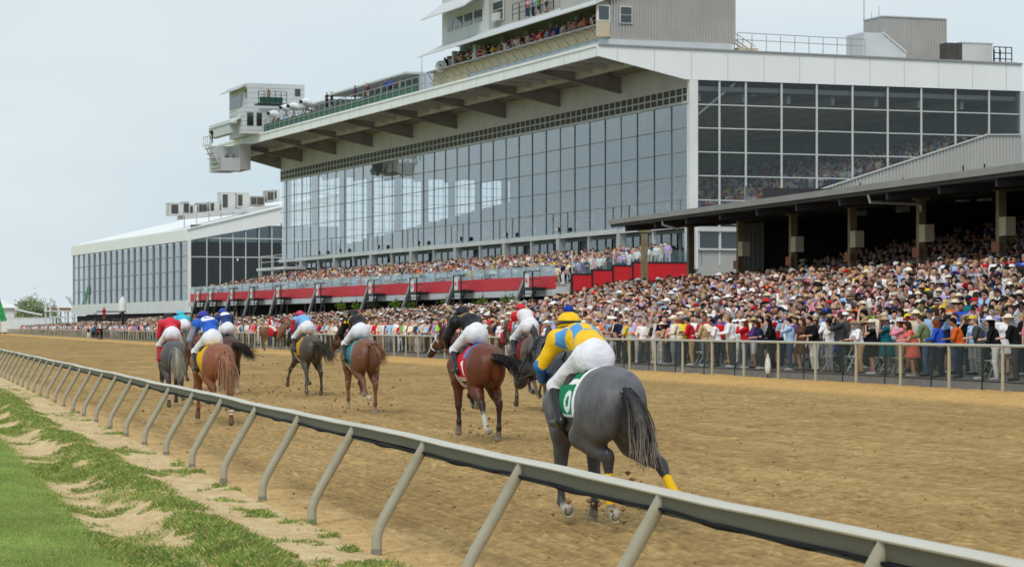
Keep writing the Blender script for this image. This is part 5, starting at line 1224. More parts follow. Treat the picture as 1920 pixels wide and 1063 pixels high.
def person_parts(pose, female):
    (le, lh), (re, rh), lean = POSES[pose]; w_ = .92 if female else 1.0
    up = lambda p: np.array((p[0]+lean*(p[2]-.95)/.5, p[1], p[2]))
    E = {1: np.array(le)+(lean*.5, 0, 0), -1: np.array(re)+(lean*.5, 0, 0)}; Hn = {1: np.array(lh)+(lean*.4, 0, 0), -1: np.array(rh)+(lean*.4, 0, 0)}
    sh = {s: up((0, s*.185*w_, 1.40)) for s in (1, -1)}
    tor = [ell(up((0, 0, 1.20)), (.115, .165*w_, .2), .07), cap(up((0, 0, 1.32)), up((0, 0, 1.0)), .13*w_, .125, .08), ell((0, 0, .96), (.125, .17, .13), .07), cap(sh[1], sh[-1], .068, .068, .05)]
    if female: tor += [ell(up((.1, s*.07, 1.27)), (.07, .07, .07), .04) for s in (1, -1)]
    ua = [cap(sh[s], E[s], .056*w_, .045*w_, .03) for s in (1, -1)]; fa = [cap(E[s], Hn[s], .043*w_, .030, .02) for s in (1, -1)]
    hd = up((.03, 0, 1.62)); head = [cap(up((-.01, 0, 1.42)), hd+(-.02, 0, -.04), .058, .055, .03), ell(hd, (.098, .078, .118), .03), ell(hd+(.04, 0, -.06), (.055, .055, .055), .03), cap(hd+(.095, 0, .005), hd+(.115, 0, -.025), .014, .018, .01)]+[ell(hd+(-.01, s*.08, -.01), (.022, .014, .032), .01) for s in (1, -1)]
    hand = []
    for s in (1, -1):
        d = Hn[s]-E[s]; d = d/np.linalg.norm(d); q = np.cross(d, (0, s, .3)); q /= np.linalg.norm(q)
        hand.append(cap(Hn[s], Hn[s]+d*.075, .034, .036, .02))
        for k in range(4): f0 = Hn[s]+d*.08+q*(k-1.5)*.019; hand.append(cap(f0, f0+d*(.06-.008*abs(k-1))+np.array((0, -s*.02, -.015)), .0105, .009, .006))
        hand.append(cap(Hn[s]+d*.02+q*.03, Hn[s]+d*.075+q*.05, .012, .01, .01))
    legs = [cap((0, s*.095, .93), (.03, s*.105, .5), .095, .062, .05) for s in (1, -1)]+[cap((.03, s*.105, .5), (-.02, s*.11, .09), .06, .042, .03) for s in (1, -1)]
    foot = [cap((-.04, s*.115, .05), (.15, s*.135, .04), .045, .04, .03) for s in (1, -1)]
    return dict(tor=tor, ua=ua, fa=fa, head=head, hand=hand, legs=legs, foot=foot, hd=hd, hn=Hn)
t_ = M['obj'].node_tree; b_ = t_.nodes['Principled BSDF']; src_ = b_.inputs['Base Color'].links[0].from_socket; n_ = t_.nodes.new
oi = n_('ShaderNodeObjectInfo'); gt = n_('ShaderNodeMath'); gt.operation = 'GREATER_THAN'; gt.inputs[1].default_value = .72; t_.links.new(oi.outputs['Random'], gt.inputs[0])
tc_ = n_('ShaderNodeTexCoord'); wv_ = n_('ShaderNodeTexChecker'); wv_.inputs['Scale'].default_value = 22; wv_.inputs['Color1'].default_value = (1, 1, 1, 1); wv_.inputs['Color2'].default_value = (.45, .45, .5, 1); t_.links.new(tc_.outputs['Object'], wv_.inputs['Vector'])
mx_ = n_('ShaderNodeMix'); mx_.data_type = 'RGBA'; mx_.blend_type = 'MULTIPLY'; t_.links.new(gt.outputs[0], mx_.inputs[0]); t_.links.new(src_, mx_.inputs[6]); t_.links.new(wv_.outputs['Color'], mx_.inputs[7]); t_.links.new(mx_.outputs[2], b_.inputs['Base Color'])
MC = {}
def mesh_cached(key, fn, material):
    if key not in MC:
        V, Q = fn(); o = np_mesh(key.split('|')[0], V, Q, material); MC[key] = o.data; bpy.data.objects.remove(o)
    return MC[key]
PP = {(p, f): person_parts(p, f) for p in POSES for f in (0, 1)}
def below(z): return lambda X: X[..., 2]-z
def above(z): return lambda X: z-X[..., 2]
HS = .021
def parts_for(pose, female, short, bottom):
    B = PP[(pose, female)]; k = '|%s|%d|' % (pose, female); d = {}
    d['body'] = mesh_cached('body'+k, lambda: sculpt(B['tor']+B['ua']+B['fa']+B['head']+B['hand']+B['legs'], HS*.8, None, -.006), M['skin_obj'])
    if bottom == 'dress':
        sk = [cap((0, 0, 1.0), (0, 0, .62), .15, .22, .05)]
        d['dress'] = mesh_cached('dress'+k, lambda: sculpt(B['tor']+sk+[cap(*(q['a'], q['a']*.6+q['b']*.4), .062, .055, .02) for q in B['ua']], HS, lambda X: np.maximum(.58-X[..., 2], X[..., 2]-1.47), .010), M['obj'])
    else:
        arms = B['ua'] if short else B['ua']+B['fa']
        d['shirt'] = mesh_cached('shirt%s%d' % (k, short), lambda: sculpt(B['tor']+arms, HS, lambda X: np.maximum(.86-X[..., 2], X[..., 2]-1.49), .012, .003), M['obj'])
        zb = .52 if bottom == 'shorts' else .07
        d['trousers'] = mesh_cached('trousers%s%s' % (k, bottom), lambda: sculpt(B['legs']+B['tor'][1:3], HS, lambda X: np.maximum(zb-X[..., 2], X[..., 2]-.93), .013, .003), M['obj'])
    d['shoes'] = mesh_cached('shoes'+k, lambda: sculpt(B['foot'], HS), M['obj'])
    return d, B['hd'], B
def hair_mesh(kind):
    if kind == 'short': f = lambda: sculpt([ell((-.012, 0, .025), (.108, .090, .116), .02)], .014, lambda X: -.02-X[..., 2]+.75*np.clip(X[..., 0]+.03, -.05, 1))
    elif kind == 'long': f = lambda: sculpt([ell((-.012, 0, .022), (.112, .096, .118), .02), cap((-.05, 0, .0), (-.085, 0, -.20), .098, .085, .05)], .015, lambda X: np.where(X[..., 2] > -.02, -.02-X[..., 2]+1.0*np.clip(X[..., 0]-.02, -.05, 1), X[..., 0]-.005))
    return mesh_cached('hair|'+kind, f, M['obj'])
def hat_mesh(kind):
    def brim(r, z, th=.008): return [ell((0, 0, z), (r, r*.9, th+.008), .01)]
    if kind == 'cap': f = lambda: sculpt([ell((-.005, 0, .045), (.118, .1, .1), .01), ell((.12, 0, .055), (.085, .075, .014), .015)], .014, above(.04))
    elif kind == 'wide brimmed hat': f = lambda: sculpt([ell((-.005, 0, .07), (.105, .092, .10), .01)]+brim(.24, .065), .014, above(.045))
    elif kind == 'straw hat': f = lambda: sculpt([ell((-.005, 0, .07), (.105, .092, .09), .01)]+brim(.175, .062), .014, above(.045))
    elif kind == 'visor': f = lambda: sculpt([ell((-.005, 0, .045), (.12, .1, .03), .01), ell((.12, 0, .05), (.085, .075, .014), .015)], .014)
    return mesh_cached('hat|'+kind, f, M['obj'])
def shades_mesh():
    return mesh_cached('sunglasses|', lambda: sculpt([ell((.088, s*.036, .012), (.02, .03, .02), .006) for s in (1, -1)]+[cap((.09, .07, .018), (-.01, .088, .02), .006, .005, .004), cap((.09, -.07, .018), (-.01, -.088, .02), .006, .005, .004)], .009), M['leather'])
COL = {'white': (236, 236, 238), 'cream': (226, 214, 186), 'pale blue': (158, 190, 226), 'royal blue': (44, 84, 190), 'navy': (34, 42, 70), 'black': (28, 28, 30), 'red': (196, 36, 44), 'pink': (232, 150, 166), 'hot pink': (226, 70, 122), 'yellow': (238, 206, 62),
       'orange': (226, 106, 40), 'olive green': (120, 130, 90), 'lime green': (140, 206, 60), 'teal': (30, 112, 124), 'lilac': (178, 160, 206), 'purple': (98, 62, 130), 'grey': (150, 152, 156), 'charcoal': (70, 72, 76), 'tan': (190, 160, 120), 'brown': (104, 74, 54), 'maroon': (116, 34, 44), 'coral': (232, 116, 100)}
SHW = dict(zip(COL, (30, 8, 13, 4, 9, 9, 5, 5, 1.3, 2.6, 1.6, 3, 1, 2, 5, 2, 8, 7, 5, 3, 3, 1.5)))
PAN_ = {'navy': 6, 'charcoal': 5, 'tan': 6, 'white': 4, 'black': 5, 'denim blue': 7, 'grey': 4}
COL['denim blue'] = (74, 98, 134)
HAIR = {'dark': ((30, 24, 21), 13), 'brown': ((70, 50, 36), 9), 'blond': ((176, 144, 98), 2.6), 'grey': ((150, 148, 146), 4), 'red': ((116, 62, 38), .6)}
SKIN = [(208, 164, 146), (198, 152, 134), (182, 138, 120), (146, 104, 86), (96, 70, 57), (216, 176, 160)]
rs = random.Random(5)
def pick(d): return rs.choices(list(d), [v[1] if isinstance(v, tuple) else v for v in d.values()])[0]
def lin(c, j=.12): c = np.array(srgb(*c)); return tuple(np.clip(c*(1-j+2*j*rs.random()), 0, 1))+(1,)
USED = set()
def child(name, data, parent, col, loc=(0, 0, 0)):
    o = bpy.data.objects.new(name, data); C.objects.link(o); o.parent = parent; o.color = col; o.location = loc; return o
def spectator(x, y, z, face, where, pose=None, group='spectators on the apron', spec=None, extra_where=''):
    spec = spec or {}
    for tr in range(60):
        fem = spec.get('female', rs.random() < .42); ps = spec.get('pose', pose) or rs.choices(list(POSES), (0, 6, 1.6, .6, 3, 1.2))[0]
        sc = spec.get('shirt') or pick(SHW); bt = spec.get('bottom') or ('dress' if fem and rs.random() < .35 else 'shorts' if rs.random() < .1 else 'trousers'); pc = spec.get('pants') or pick(PAN_)
        hr = spec.get('hair') or pick(HAIR); ht = spec.get('hat', rs.choices(['', 'cap', 'wide brimmed hat', 'straw hat', 'visor'], (12, 3.6, 2.2 if fem else .4, 1.0, .4))[0])
        hc = spec.get('hatcol') or rs.choice(['white', 'cream', 'tan', 'red', 'navy', 'black', 'grey', 'white', 'cream', 'tan', 'white', 'charcoal'] if ht != 'straw hat' else ['tan', 'cream'])
        who = 'woman' if fem else 'man'
        if bt == 'dress': top = '%s in %s dress' % (who, sc)
        else: top = '%s in %s shirt, %s %s' % (who, sc, pc, bt)
        hd = '%s %s' % (hc, ht.replace('wide brimmed', 'broad')) if ht else '%s hair' % hr
        lab = '%s, %s, %s%s' % (top, hd, PLAB[ps], where)
        key = lab
        if key not in USED: USED.add(key); break
    e = empty('person', lab, 'person', (x, y, z), face, group)
    short = spec.get('short', rs.random() < .6); d, hdp, B = parts_for(ps, int(fem), int(short), bt); s_ = rs.uniform(.95, 1.05)*(.95 if fem else 1); e.scale = (s_*rs.uniform(.95, 1.12), s_*rs.uniform(.97, 1.15), s_)
    sk = lin(rs.choices(SKIN, (5, 5, 4, 1.2, .7, 4))[0], .06); c_ = lin(COL[sc]); pc_ = lin(COL[pc]); hc_ = lin(COL[hc]); hr_ = lin(HAIR[hr][0])
    child('body', d['body'], e, sk)
    if 'dress' in d: child('dress', d['dress'], e, c_)
    else: child('shirt', d['shirt'], e, c_); child('trousers', d['trousers'], e, pc_)
    child('shoes', d['shoes'], e, lin(rs.choice([(30, 28, 26), (220, 220, 220), (100, 70, 50)])))
    if ht != 'cap' or fem: child('hair', hair_mesh('long' if fem else 'short'), e, hr_, tuple(hdp))
    else: child('hair', hair_mesh('short'), e, hr_, tuple(hdp-np.array((.004, 0, .012))))
    if ht: child('hat', hat_mesh(ht), e, hc_, tuple(hdp))
    if rs.random() < .4 and 'camera' not in ps: child('sunglasses', shades_mesh(), e, (0, 0, 0, 1), tuple(hdp))
    if 'camera' in ps:
        k = empty('camera', 'camera of %s' % lab.replace('raising camera ', '').replace('raising camera', ''), 'camera', (x, y, z), face); k.scale = e.scale
        p = (B['hn'][1]+B['hn'][-1])/2+np.array((.03, 0, .06)); m = MB(); m.box(p[0]-.04, p[0]+.03, p[1]-.07, p[1]+.07, p[2]-.045, p[2]+.045); m.box(p[0]-.03, p[0]+.02, p[1]-.03, p[1]+.03, p[2]+.045, p[2]+.07); m.build('camera_body', M['leather'], k)
        m = MB(); m.tube([(p[0]+.03, p[1], p[2]), (p[0]+.06, p[1], p[2]), (p[0]+.15, p[1], p[2])], [.035, .032, .04], 10); m.build('lens', M['leather'], k)
    return e
def face_to(x, y, jit=25): return math.atan2(46-y, -3-x)+R(rs.gauss(0, jit))

# --- the people nearest along the fence, read from the photograph right to left: (column, traits)
def at_fence(px, t):        # point on the line t at the given image column
    d = (px-960)/5000; Y = t/(d*cT+sT); X = d*Y; return X, Y, -X*sT+Y*cT
front = [
 (1905, dict(female=True, shirt='black', pants='charcoal', hat='wide brimmed hat', hatcol='cream', pose='leaning on the fence')), (1868, dict(female=True, shirt='black', pants='white', hat='wide brimmed hat', hatcol='white', bottom='trousers', pose='leaning on the fence')),
 (1838, dict(shirt='charcoal', pants='grey', hat='cap', hatcol='yellow', pose='leaning on the fence')), (1800, dict(female=False, shirt='orange', pants='navy', hat='', hair='dark', short=True, bottom='trousers', pose='leaning on the fence')),
 (1765, dict(female=True, shirt='royal blue', pants='navy', hat='', hair='red', bottom='trousers', short=False, pose='leaning on the fence')), (1738, dict(female=False, shirt='olive green', pants='denim blue', hat='', hair='brown', bottom='trousers', pose='leaning on the fence')),
 (1712, dict(female=True, shirt='coral', bottom='dress', hat='', hair='brown', pose='leaning on the fence')), (1690, dict(female=True, shirt='pink', hat='wide brimmed hat', hatcol='white', pose='raising a camera to the eyes')),
 (1662, dict(female=True, shirt='teal', bottom='dress', hat='wide brimmed hat', hatcol='tan', pose='shading the eyes with a hand')), (1636, dict(female=True, shirt='black', bottom='dress', hat='wide brimmed hat', hatcol='cream', pose='raising a camera to the eyes')),
 (1612, dict(female=True, shirt='white', pants='tan', hat='straw hat', hatcol='tan', bottom='trousers', pose='leaning on the fence')), (1578, dict(female=False, shirt='charcoal', pants='navy', hat='', hair='brown', pose='raising a camera to the eyes', bottom='trousers', short=False)),
 (1556, dict(female=True, shirt='white', pants='grey', hat='wide brimmed hat', hatcol='black', bottom='trousers', pose='shading the eyes with a hand')), (1528, dict(female=False, shirt='black', pants='white', hat='', hair='dark', bottom='trousers', pose='leaning on the fence')),
 (1504, dict(female=True, shirt='brown', hat='', hair='brown', bottom='dress')), (1482, dict(female=False, shirt='pale blue', pants='denim blue', hat='', hair='dark', bottom='trousers', pose='raising a camera to the eyes', short=True)),
 (1450, dict(female=True, shirt='black', pants='black', hat='', hair='dark', bottom='trousers', short=False, pose='leaning on the fence')), (1428, dict(female=True, shirt='navy', pants='charcoal', hat='', hair='brown', bottom='trousers', pose='leaning on the fence')),
 (1398, dict(female=True, shirt='red', pants='denim blue', hat='cap', hatcol='white', hair='red', bottom='trousers', pose='raising a camera to the eyes', short=False)), (1415, dict(female=True, shirt='purple', pants='white', hat='straw hat', hatcol='tan', bottom='shorts')),
 (1372, dict(female=False, shirt='white', pants='charcoal', hat='', hair='blond', bottom='trousers', pose='leaning on the fence')), (1345, dict(female=False, shirt='white', pants='navy', hat='', hair='dark', bottom='trousers', pose='leaning on the fence')),
 (1322, dict(female=False, shirt='tan', pants='grey', hat='', hair='grey', bottom='trousers', pose='leaning on the fence')), (1298, dict(female=False, shirt='red', pants='tan', hat='cap', hatcol='charcoal', bottom='trousers', pose='leaning on the fence')),
 (1275, dict(female=False, shirt='cream', pants='denim blue', hat='cap', hatcol='tan', pose='leaning on the fence')), (1250, dict(female=True, shirt='tan', hat='wide brimmed hat', hatcol='cream', pose='leaning on the fence')),
 (1228, dict(female=False, shirt='charcoal', pants='black', hat='', hair='grey', pose='leaning on the fence')), (1205, dict(female=False, shirt='orange', pants='grey', hat='', hair='grey', pose='leaning on the fence')),
 (1182, dict(female=False, shirt='yellow', pants='tan', hat='cap', hatcol='cream', pose='leaning on the fence')), (1160, dict(female=False, shirt='cream', pants='tan', hat='cap', hatcol='white', pose='leaning on the fence'))]
SPOTS = []
for px, sp in front:
    X, Y, s = at_fence(px, 28.35); n_ = spectator(X, Y, float(apron_z(28.4, s)), math.atan2(-sT, -cT)-R(14)+R(rs.gauss(0, 14)), ' at fence', group=None, spec=sp); SPOTS.append((28.35, s))
# --- everyone else on the apron, nearest first; the nearest become individuals, the rest one crowd
pts = []; side_pts = []
def try_add(t, s):
    X, Y, _ = TW(t, s); px = 960+5000*X/Y
    if not -30 < px < 2300: return
    lx = (X/CL-OX)*cK+(Y/CL-OY)*sK; ly = -(X/CL-OX)*sK+(Y/CL-OY)*cK
    if lx > -11.0 and -1 < ly < 103: return
    if s < 142 and ((X-P1.x)*cG+(Y-P1.y)*sG) > 2.9 and (-(X-P1.x)*sG+(Y-P1.y)*cG) < 0: return
    ax_ = (X/AL-OX)*cK+(Y/AL-OY)*sK; 
    if ax_ > XA-.6 and -(X/AL-OX)*sK+(Y/AL-OY)*cK > 99: return
    (pts if px < 1948 else side_pts).append((Y, X, t, s))
s = 42.0
while s < 760:
    sp = .68 if s < 150 else .76 if s < 320 else .95
    tmax = 40 if s < 140 else 52
    t = 28.4 if s > 95 else 28.95
    row = 0
    while t < tmax:
        try_add(t+RNG.uniform(-.13, .13), s+RNG.uniform(-.2, .2)+.3*(row % 2)); t += .80 if s < 150 else .84 if s < 320 else 1.0; row += 1
    s += sp
pts.sort(); NEAR = 232
for (Y, X, t, s) in pts[:NEAR]:
    row = ' behind the fence' if t < 29.6 else ' on lower apron' if t < 32 else ' halfway up apron' if t < 35 else ' in box seats'
    spectator(X, Y, float(apron_z(t, s)), face_to(X, Y), row, group=None)
REST = pts[NEAR:]+side_pts

# --- named figures elsewhere
def figure(px, py, plane, spec, where, jit=12, face=None):
    if plane[0] == 'QX': y, z = QX(px, py, plane[1]); p = FW(plane[1], y, z)
    else: x, z = QY(px, py, plane[1]); p = FW(x, plane[1], z)
    f = face if face is not None else KA+math.pi+R(rs.gauss(0, jit)); return spectator(p[0], p[1], p[2], f, where, group=None, spec=spec)
figure(613, 203, ('QX', -5.4), dict(female=False, shirt='black', pants='black', hat='', pose='with folded arms'), ' on the camera deck')
figure(622, 200, ('QX', -4.6), dict(female=False, shirt='charcoal', pants='navy', hat='cap', hatcol='white'), ' on the camera deck')
figure(666, 190, ('QX', -5.0), dict(female=False, shirt='purple', pants='navy', hat=''), ' on the camera deck')
figure(690, 188, ('QX', -5.4), dict(female=False, shirt='maroon', pants='tan', hat='', bottom='shorts', pose='with one arm raised'), ' on the camera deck')
figure(724, 180, ('QX', -5.0), dict(female=False, shirt='royal blue', pants='black', hat=''), ' on the camera deck')
figure(733, 179, ('QX', -5.2), dict(female=False, shirt='royal blue', pants='navy', hat='', pose='with folded arms'), ' on the camera deck')
figure(1000, 33, ('QX', -4.7), dict(female=False, shirt='pale blue', pants='navy', hat=''), ' on press box walkway')
figure(1010, 30, ('QX', -4.6), dict(female=False, shirt='lime green', pants='navy', hat='', bottom='shorts'), ' on press box walkway')
figure(1025, 24, ('QX', -4.7), dict(female=False, shirt='white', pants='black', hat=''), ' on press box walkway')
figure(990, 34, ('QX', -4.6), dict(female=False, shirt='pink', pants='denim blue', hat=''), ' on press box walkway')
figure(397, 268, ('QY', yk+1), dict(female=False, shirt='black', pants='black', hat=''), ' on hanging basket stair', face=2.6)
figure(427, 316, ('QY', yk+1.5), dict(female=False, shirt='navy', pants='black', hat=''), ' in the hanging basket', face=2.6)
figure(438, 316, ('QY', yk+1.2), dict(female=False, shirt='black', pants='charcoal', hat=''), ' in the hanging basket', face=2.6)
figure(503, 194, ('QY', yt-2.2), dict(female=False, shirt='tan', pants='tan', hat='wide brimmed hat', hatcol='tan', pose='raising a camera to the eyes'), ' on tower camera stand', face=-1.3)
# broadcast cameras under white rain covers along the deck
for i, (px, py) in enumerate(((514, 214), (537, 203), (551, 200), (575, 192))):
    y, z = QX(px, py, -5.2); e = frame_empty('broadcast_camera', 'white covered broadcast camera on tripod along the green camera deck', 'camera', CL, 'covered cameras on the deck', -5.2, y, 19.85); hgt = z-19.85
    m = MB()
    for a in (0, 2.1, 4.2): m.bar((.5*math.cos(a), .5*math.sin(a), 0), (0, 0, hgt-.3), .05)
    m.build('tripod', M['black'], e); V, Q = sculpt([ell((0, 0, hgt), (.5, .34, .36), .1), cap((-.3, -.3, hgt), (-.6, -.55, hgt-.02), .26, .2, .1)], .06, None, 0, .02); np_mesh('rain_cover', V, Q, M['white'], None, e)
    m = MB(); m.tube([(-.6, -.55, hgt-.02), (-.78, -.72, hgt-.03)], [.17, .15], 10); m.build('lens', M['leather'], e)
# people standing on the track edge, far left
for px, py, sp in ((166, 640, dict(female=False, shirt='black', pants='white', hat='', bottom='trousers')), (176, 641, dict(female=False, shirt='teal', pants='black', hat='')), (184, 641, dict(female=True, shirt='red', pants='navy', hat='', bottom='trousers')), (190, 642, dict(female=False, shirt='black', pants='black', hat='cap', hatcol='black'))):
    d = (px-960)/5000; Y = 27.0/(d*cT+sT); spectator(d*Y, Y, .42, face_to(d*Y, Y), ' before the far fence', group=None, spec=sp)
X, Y, s = at_fence(207, 28.6)
st_ = empty('starter_stand', 'black raised stand with red hooded figures place beside the far fence', 'stand', (X, Y, float(apron_z(28.6, s))), TH)
st_['label'] = 'small black raised viewing stand beside the far left fence'
m = MB()
for a in (-2, 2):
    for b in (-1.5, 1.5): m.bar((a, b, 0), (a, b, 3.3), .12)
m.box(-2.1, 2.1, -1.6, 1.6, 2.2, 2.4); m.bar((-2, -1.5, 3.5), (2, -1.5, 3.5), .15); m.bar((-2, -1.5, 3.0), (2, -1.5, 3.0), .12); m.build('frame', M['black'], st_)
spectator(X-.8, Y-.4, float(apron_z(28.6, s))+2.4, -1.9, ' on black stand', group=None, spec=dict(female=True, shirt='red', bottom='dress', hat=''))
spectator(X+1.4, Y, float(apron_z(28.6, s))+2.4, -1.9, ' on black stand', group=None, spec=dict(female=False, shirt='white', pants='navy', hat=''))

# --- the uncountable remainder: one crowd mesh with a colour per vertex
def crowd_template(pose, fem, h, hat, hairk, bottom=False):
    B = PP[(pose, fem)]; hd = B['hd']
    G = lambda L_, g: [dict(p, g=g) for p in L_]
    pr = G(B['head'], 0)+G([cap(q['a'], q['b'], q['ra']+.004, q['rb']+.004, q['k']) for q in B['fa']], 0)+G(B['tor']+B['ua'], 1)+G(B['legs'], 2)+G(B['foot'], 2)
    pr += G([ell(hd+(-.024, 0, .040), (.108, .091, .110), .01)], 3)
    if fem: pr += G([cap(hd+(-.06, 0, 0), hd+(-.085, 0, -.18), .085, .07, .04)], 3)
    if hat == 1: pr += G([ell(hd+(0, 0, .07), (.115, .1, .09), .01), ell(hd+(.12, 0, .06), (.08, .08, .03), .01)], 4)
    if hat == 2: pr += G([ell(hd+(0, 0, .08), (.11, .1, .1), .01), ell(hd+(0, 0, .065), (.22, .2, .03), .01)], 4)
    V, Q = sculpt(pr, h, None, .004 if h < .05 else .012); return V, Q, prim_group(pr, V)
def templates(h): return [crowd_template(p, f, h, ht, 0) for p, f, ht in (('standing with arms down', 0, 0), ('with folded arms', 1, 0), ('standing with arms down', 0, 1), ('leaning on the fence', 1, 2), ('raising a camera to the eyes', 0, 1), ('with folded arms', 0, 0), ('shading the eyes with a hand', 0, 0), ('with one arm raised', 0, 0), ('standing with arms down', 1, 2))]
TW_ = (10, 8, 2.2, .9, .5, 7, 1.2, .35, .5)
TPL = [templates(.036), templates(.055), templates(.085)]
SHL = [np.array(srgb(*COL[k])) for k in SHW]; SHP = np.array(list(SHW.values()), float); SHP /= SHP.sum()
PNL = [np.array(srgb(*COL[k])) for k in PAN_]; HRL = [np.array(srgb(*v[0])) for v in HAIR.values()]; SKL = [np.array(srgb(*c)) for c in SKIN]; HTL = [np.array(srgb(*COL[k])) for k in ('white', 'cream', 'tan', 'red', 'navy', 'black', 'white', 'cream', 'tan', 'white', 'grey')]
CV, CF, CCo = [], [], []; CN = [0]
def add_crowd(x, y, z, f, lod, seat=0.0):
    T_ = TPL[lod][rs.choices(range(9), TW_)[0]]; V, Q, g = T_
    j = lambda c: np.clip(c*(.85+.45*rs.random()), 0, .9)
    shc = j(SHL[RNG.choice(len(SHL), p=SHP)]); cols = np.array([j(rs.choices(SKL, (5, 5, 4, 1.2, .6, 4))[0]), shc, shc if rs.random() < .1 else j(rs.choice(PNL)), j(rs.choices(HRL, (9, 9, 4, 5, .6))[0]), j(rs.choice(HTL))])
    s_ = rs.uniform(.92, 1.06); c_, n_ = math.cos(f)*s_, math.sin(f)*s_
    W = np.stack([x+V[:, 0]*c_*1.1-V[:, 1]*n_*1.1, y+V[:, 0]*n_*1.1+V[:, 1]*c_*1.1, z+V[:, 2]*s_-seat], 1)
    CV.append(W); CF.append(Q+CN[0]); CCo.append(cols[g]); CN[0] += len(V)
for (Y, X, t, s) in REST: add_crowd(X, Y, float(apron_z(t, s)), face_to(X, Y, 32), 0 if Y < 118 else 1 if Y < 260 else 2)
def crowd_at(x, y, z, lod=1, lam=CL, jit=30): p = FW(x, y, z, lam); add_crowd(p[0], p[1], p[2], face_to(p[0], p[1], jit), lod)
for i in range(9):                                                  # terrace steps
    y = .6
    while y < L98-3:
        if rs.random() < .86: crowd_at(-8.85+i*1.0+rs.uniform(-.2, .2), y+rs.uniform(-.15, .15), 4.62+i*.19, 1 if y < 45 else 2)
        y += .56
for i in range(19):                                                 # seats behind the glass
    y = 1.0
    while y < 80:
        if rs.random() < (.8 if y < 12 else .5): crowd_at(1.5+i*1.15, y+rs.uniform(-.15, .15), 8.55+i*.30-.1, 1 if y < 10 else 2)
        y += .62 if y < 14 else 1.1
y = 1.6
while y < YP-1:                                                     # press box balcony
    if rs.random() < .85 and not (YP-9.5 < y < YP-8): crowd_at(-4.85+rs.uniform(-.1, .15), y, 20.92, 1)
    if rs.random() < .6: crowd_at(-4.0+rs.uniform(-.1, .15), y+.2, 21.1, 1)
    y += .42
for k in range(16): crowd_at(-5.4+rs.uniform(-.2, .5), QX(490+k*6, 230, -5.4)[0], 19.86, 2)
for i in range(20):                                                 # under the grandstand roof
    y = -3.5
    while y > GLEN+8:
        p = GW(4.1+i*1.15+rs.uniform(-.15, .15), y); px = 960+5000*p[0]/p[1]
        if px < 2300 and rs.random() < .82: add_crowd(p[0], p[1], 2.85+i*.22, face_to(p[0], p[1], 30), 1 if p[1] < 120 else 2)
        y -= .62
M['crowd'] = mat('crowd_clothes', (0, 0, 0), .85, .06, 6, attr='col', spec=.1)
V = np.concatenate(CV); Fq = np.concatenate(CF); cc = np.concatenate(CCo); print('crowd verts', len(V), 'people', len(CV))
o = np_mesh('crowd', V, Fq, M['crowd'], cc); o['kind'] = 'stuff'; tag(o, 'dense packed race day crowd filling the apron, terrace and stands', 'crowd')

# --- small things by the fence and beyond
X, Y, s = at_fence(1440, 27.75)
b_ = empty('plastic_bag', 'white plastic bag hanging on the outer fence wire', 'bag', (X, Y, .55), TH); V, Q = sculpt([ell((0, 0, .25), (.09, .17, .24), .05), cap((0, 0, .4), (0, .02, .68), .09, .02, .06)], .02, None, 0, .012); np_mesh('bag_body', V, Q, M['white'], None, b_)
for i, px in enumerate((1250, 1318, 1560, 1596, 1655, 1690, 1860)):
    X, Y, s = at_fence(px, 28.75); e = empty('folding_chair', 'white metal folding chair behind the outer fence wire', 'chair', (X, Y, float(apron_z(28.7, s))), TH+R(rs.uniform(-20, 20)), 'white folding chairs behind the fence')
    m = MB()
    for q in (-.22, .22): m.tube([(-.22, q, 0), (.18, q, .82)], .014, 6); m.tube([(.22, q, 0), (-.2, q, .45)], .014, 6)
    m.build('frame', M['white'], e); m = MB(); m.box(-.22, .2, -.21, .21, .43, .46); m.build('seat', M['white'], e); m = MB(); m.box(.14, .17, -.22, .22, .62, .82); m.build('backrest', M['white'], e)
# far left: tent, tree, scaffold platform, banner
def FARP(px, Y): return ((px-960)/5000*Y, Y)
x, y = FARP(-5, 690); t_ = empty('marquee', 'white peaked marquee tent at the far left edge', 'tent', (x, y, .8), TH)
m = MB(); m.box(-10, 4, -8, 8, 0, 6.2); m.build('wall', M['white'], t_); m = MB(); m.add([(-11, -9, 6.2), (5, -9, 6.2), (5, 9, 6.2), (-11, 9, 6.2), (-3, 0, 10.2)], [(0, 1, 4), (1, 2, 4), (2, 3, 4), (3, 0, 4)]); m.add([(4, -9, 5.6), (11, -9, 4.2), (11, 9, 4.2), (4, 9, 5.6), (4, -9, 6.1), (11, -9, 4.6), (11, 9, 4.6), (4, 9, 6.1)], [(3, 2, 1, 0), (4, 5, 6, 7), (0, 1, 5, 4), (1, 2, 6, 5), (2, 3, 7, 6), (3, 0, 4, 7)]); m.build('roof', M['white'], t_)
x, y = FARP(30, 680); w0 = empty('boundary_wall', 'low white boundary wall beyond the far crowd', 'wall', (x, y, .8), TH); m = MB(); m.box(-30, 10, 0, .4, 0, 3.6); m.box(-30, 10, -.1, .5, 3.6, 3.75); m.build('wall_face', M['white'], w0)
x, y = FARP(3, 600); bn = empty('feather_banner', 'tall green feather banner leaning at the far left edge', 'banner', (x, y, 3), TH)
m = MB(); m.prism([(-1.9, 8.5), (-1.2, 8.3), (1.2, .5), (-.2, .3)], -.04, .04, 'y'); m.build('flag', mat('banner_green', srgb(20, 140, 80), .6, .15, 1, col2=srgb(60, 170, 90)), bn); m = MB(); m.tube([(-.2, 0, -3), (-.2, 0, .4), (-1.9, 0, 8.5)], .06, 6); m.build('pole', M['black'], bn)
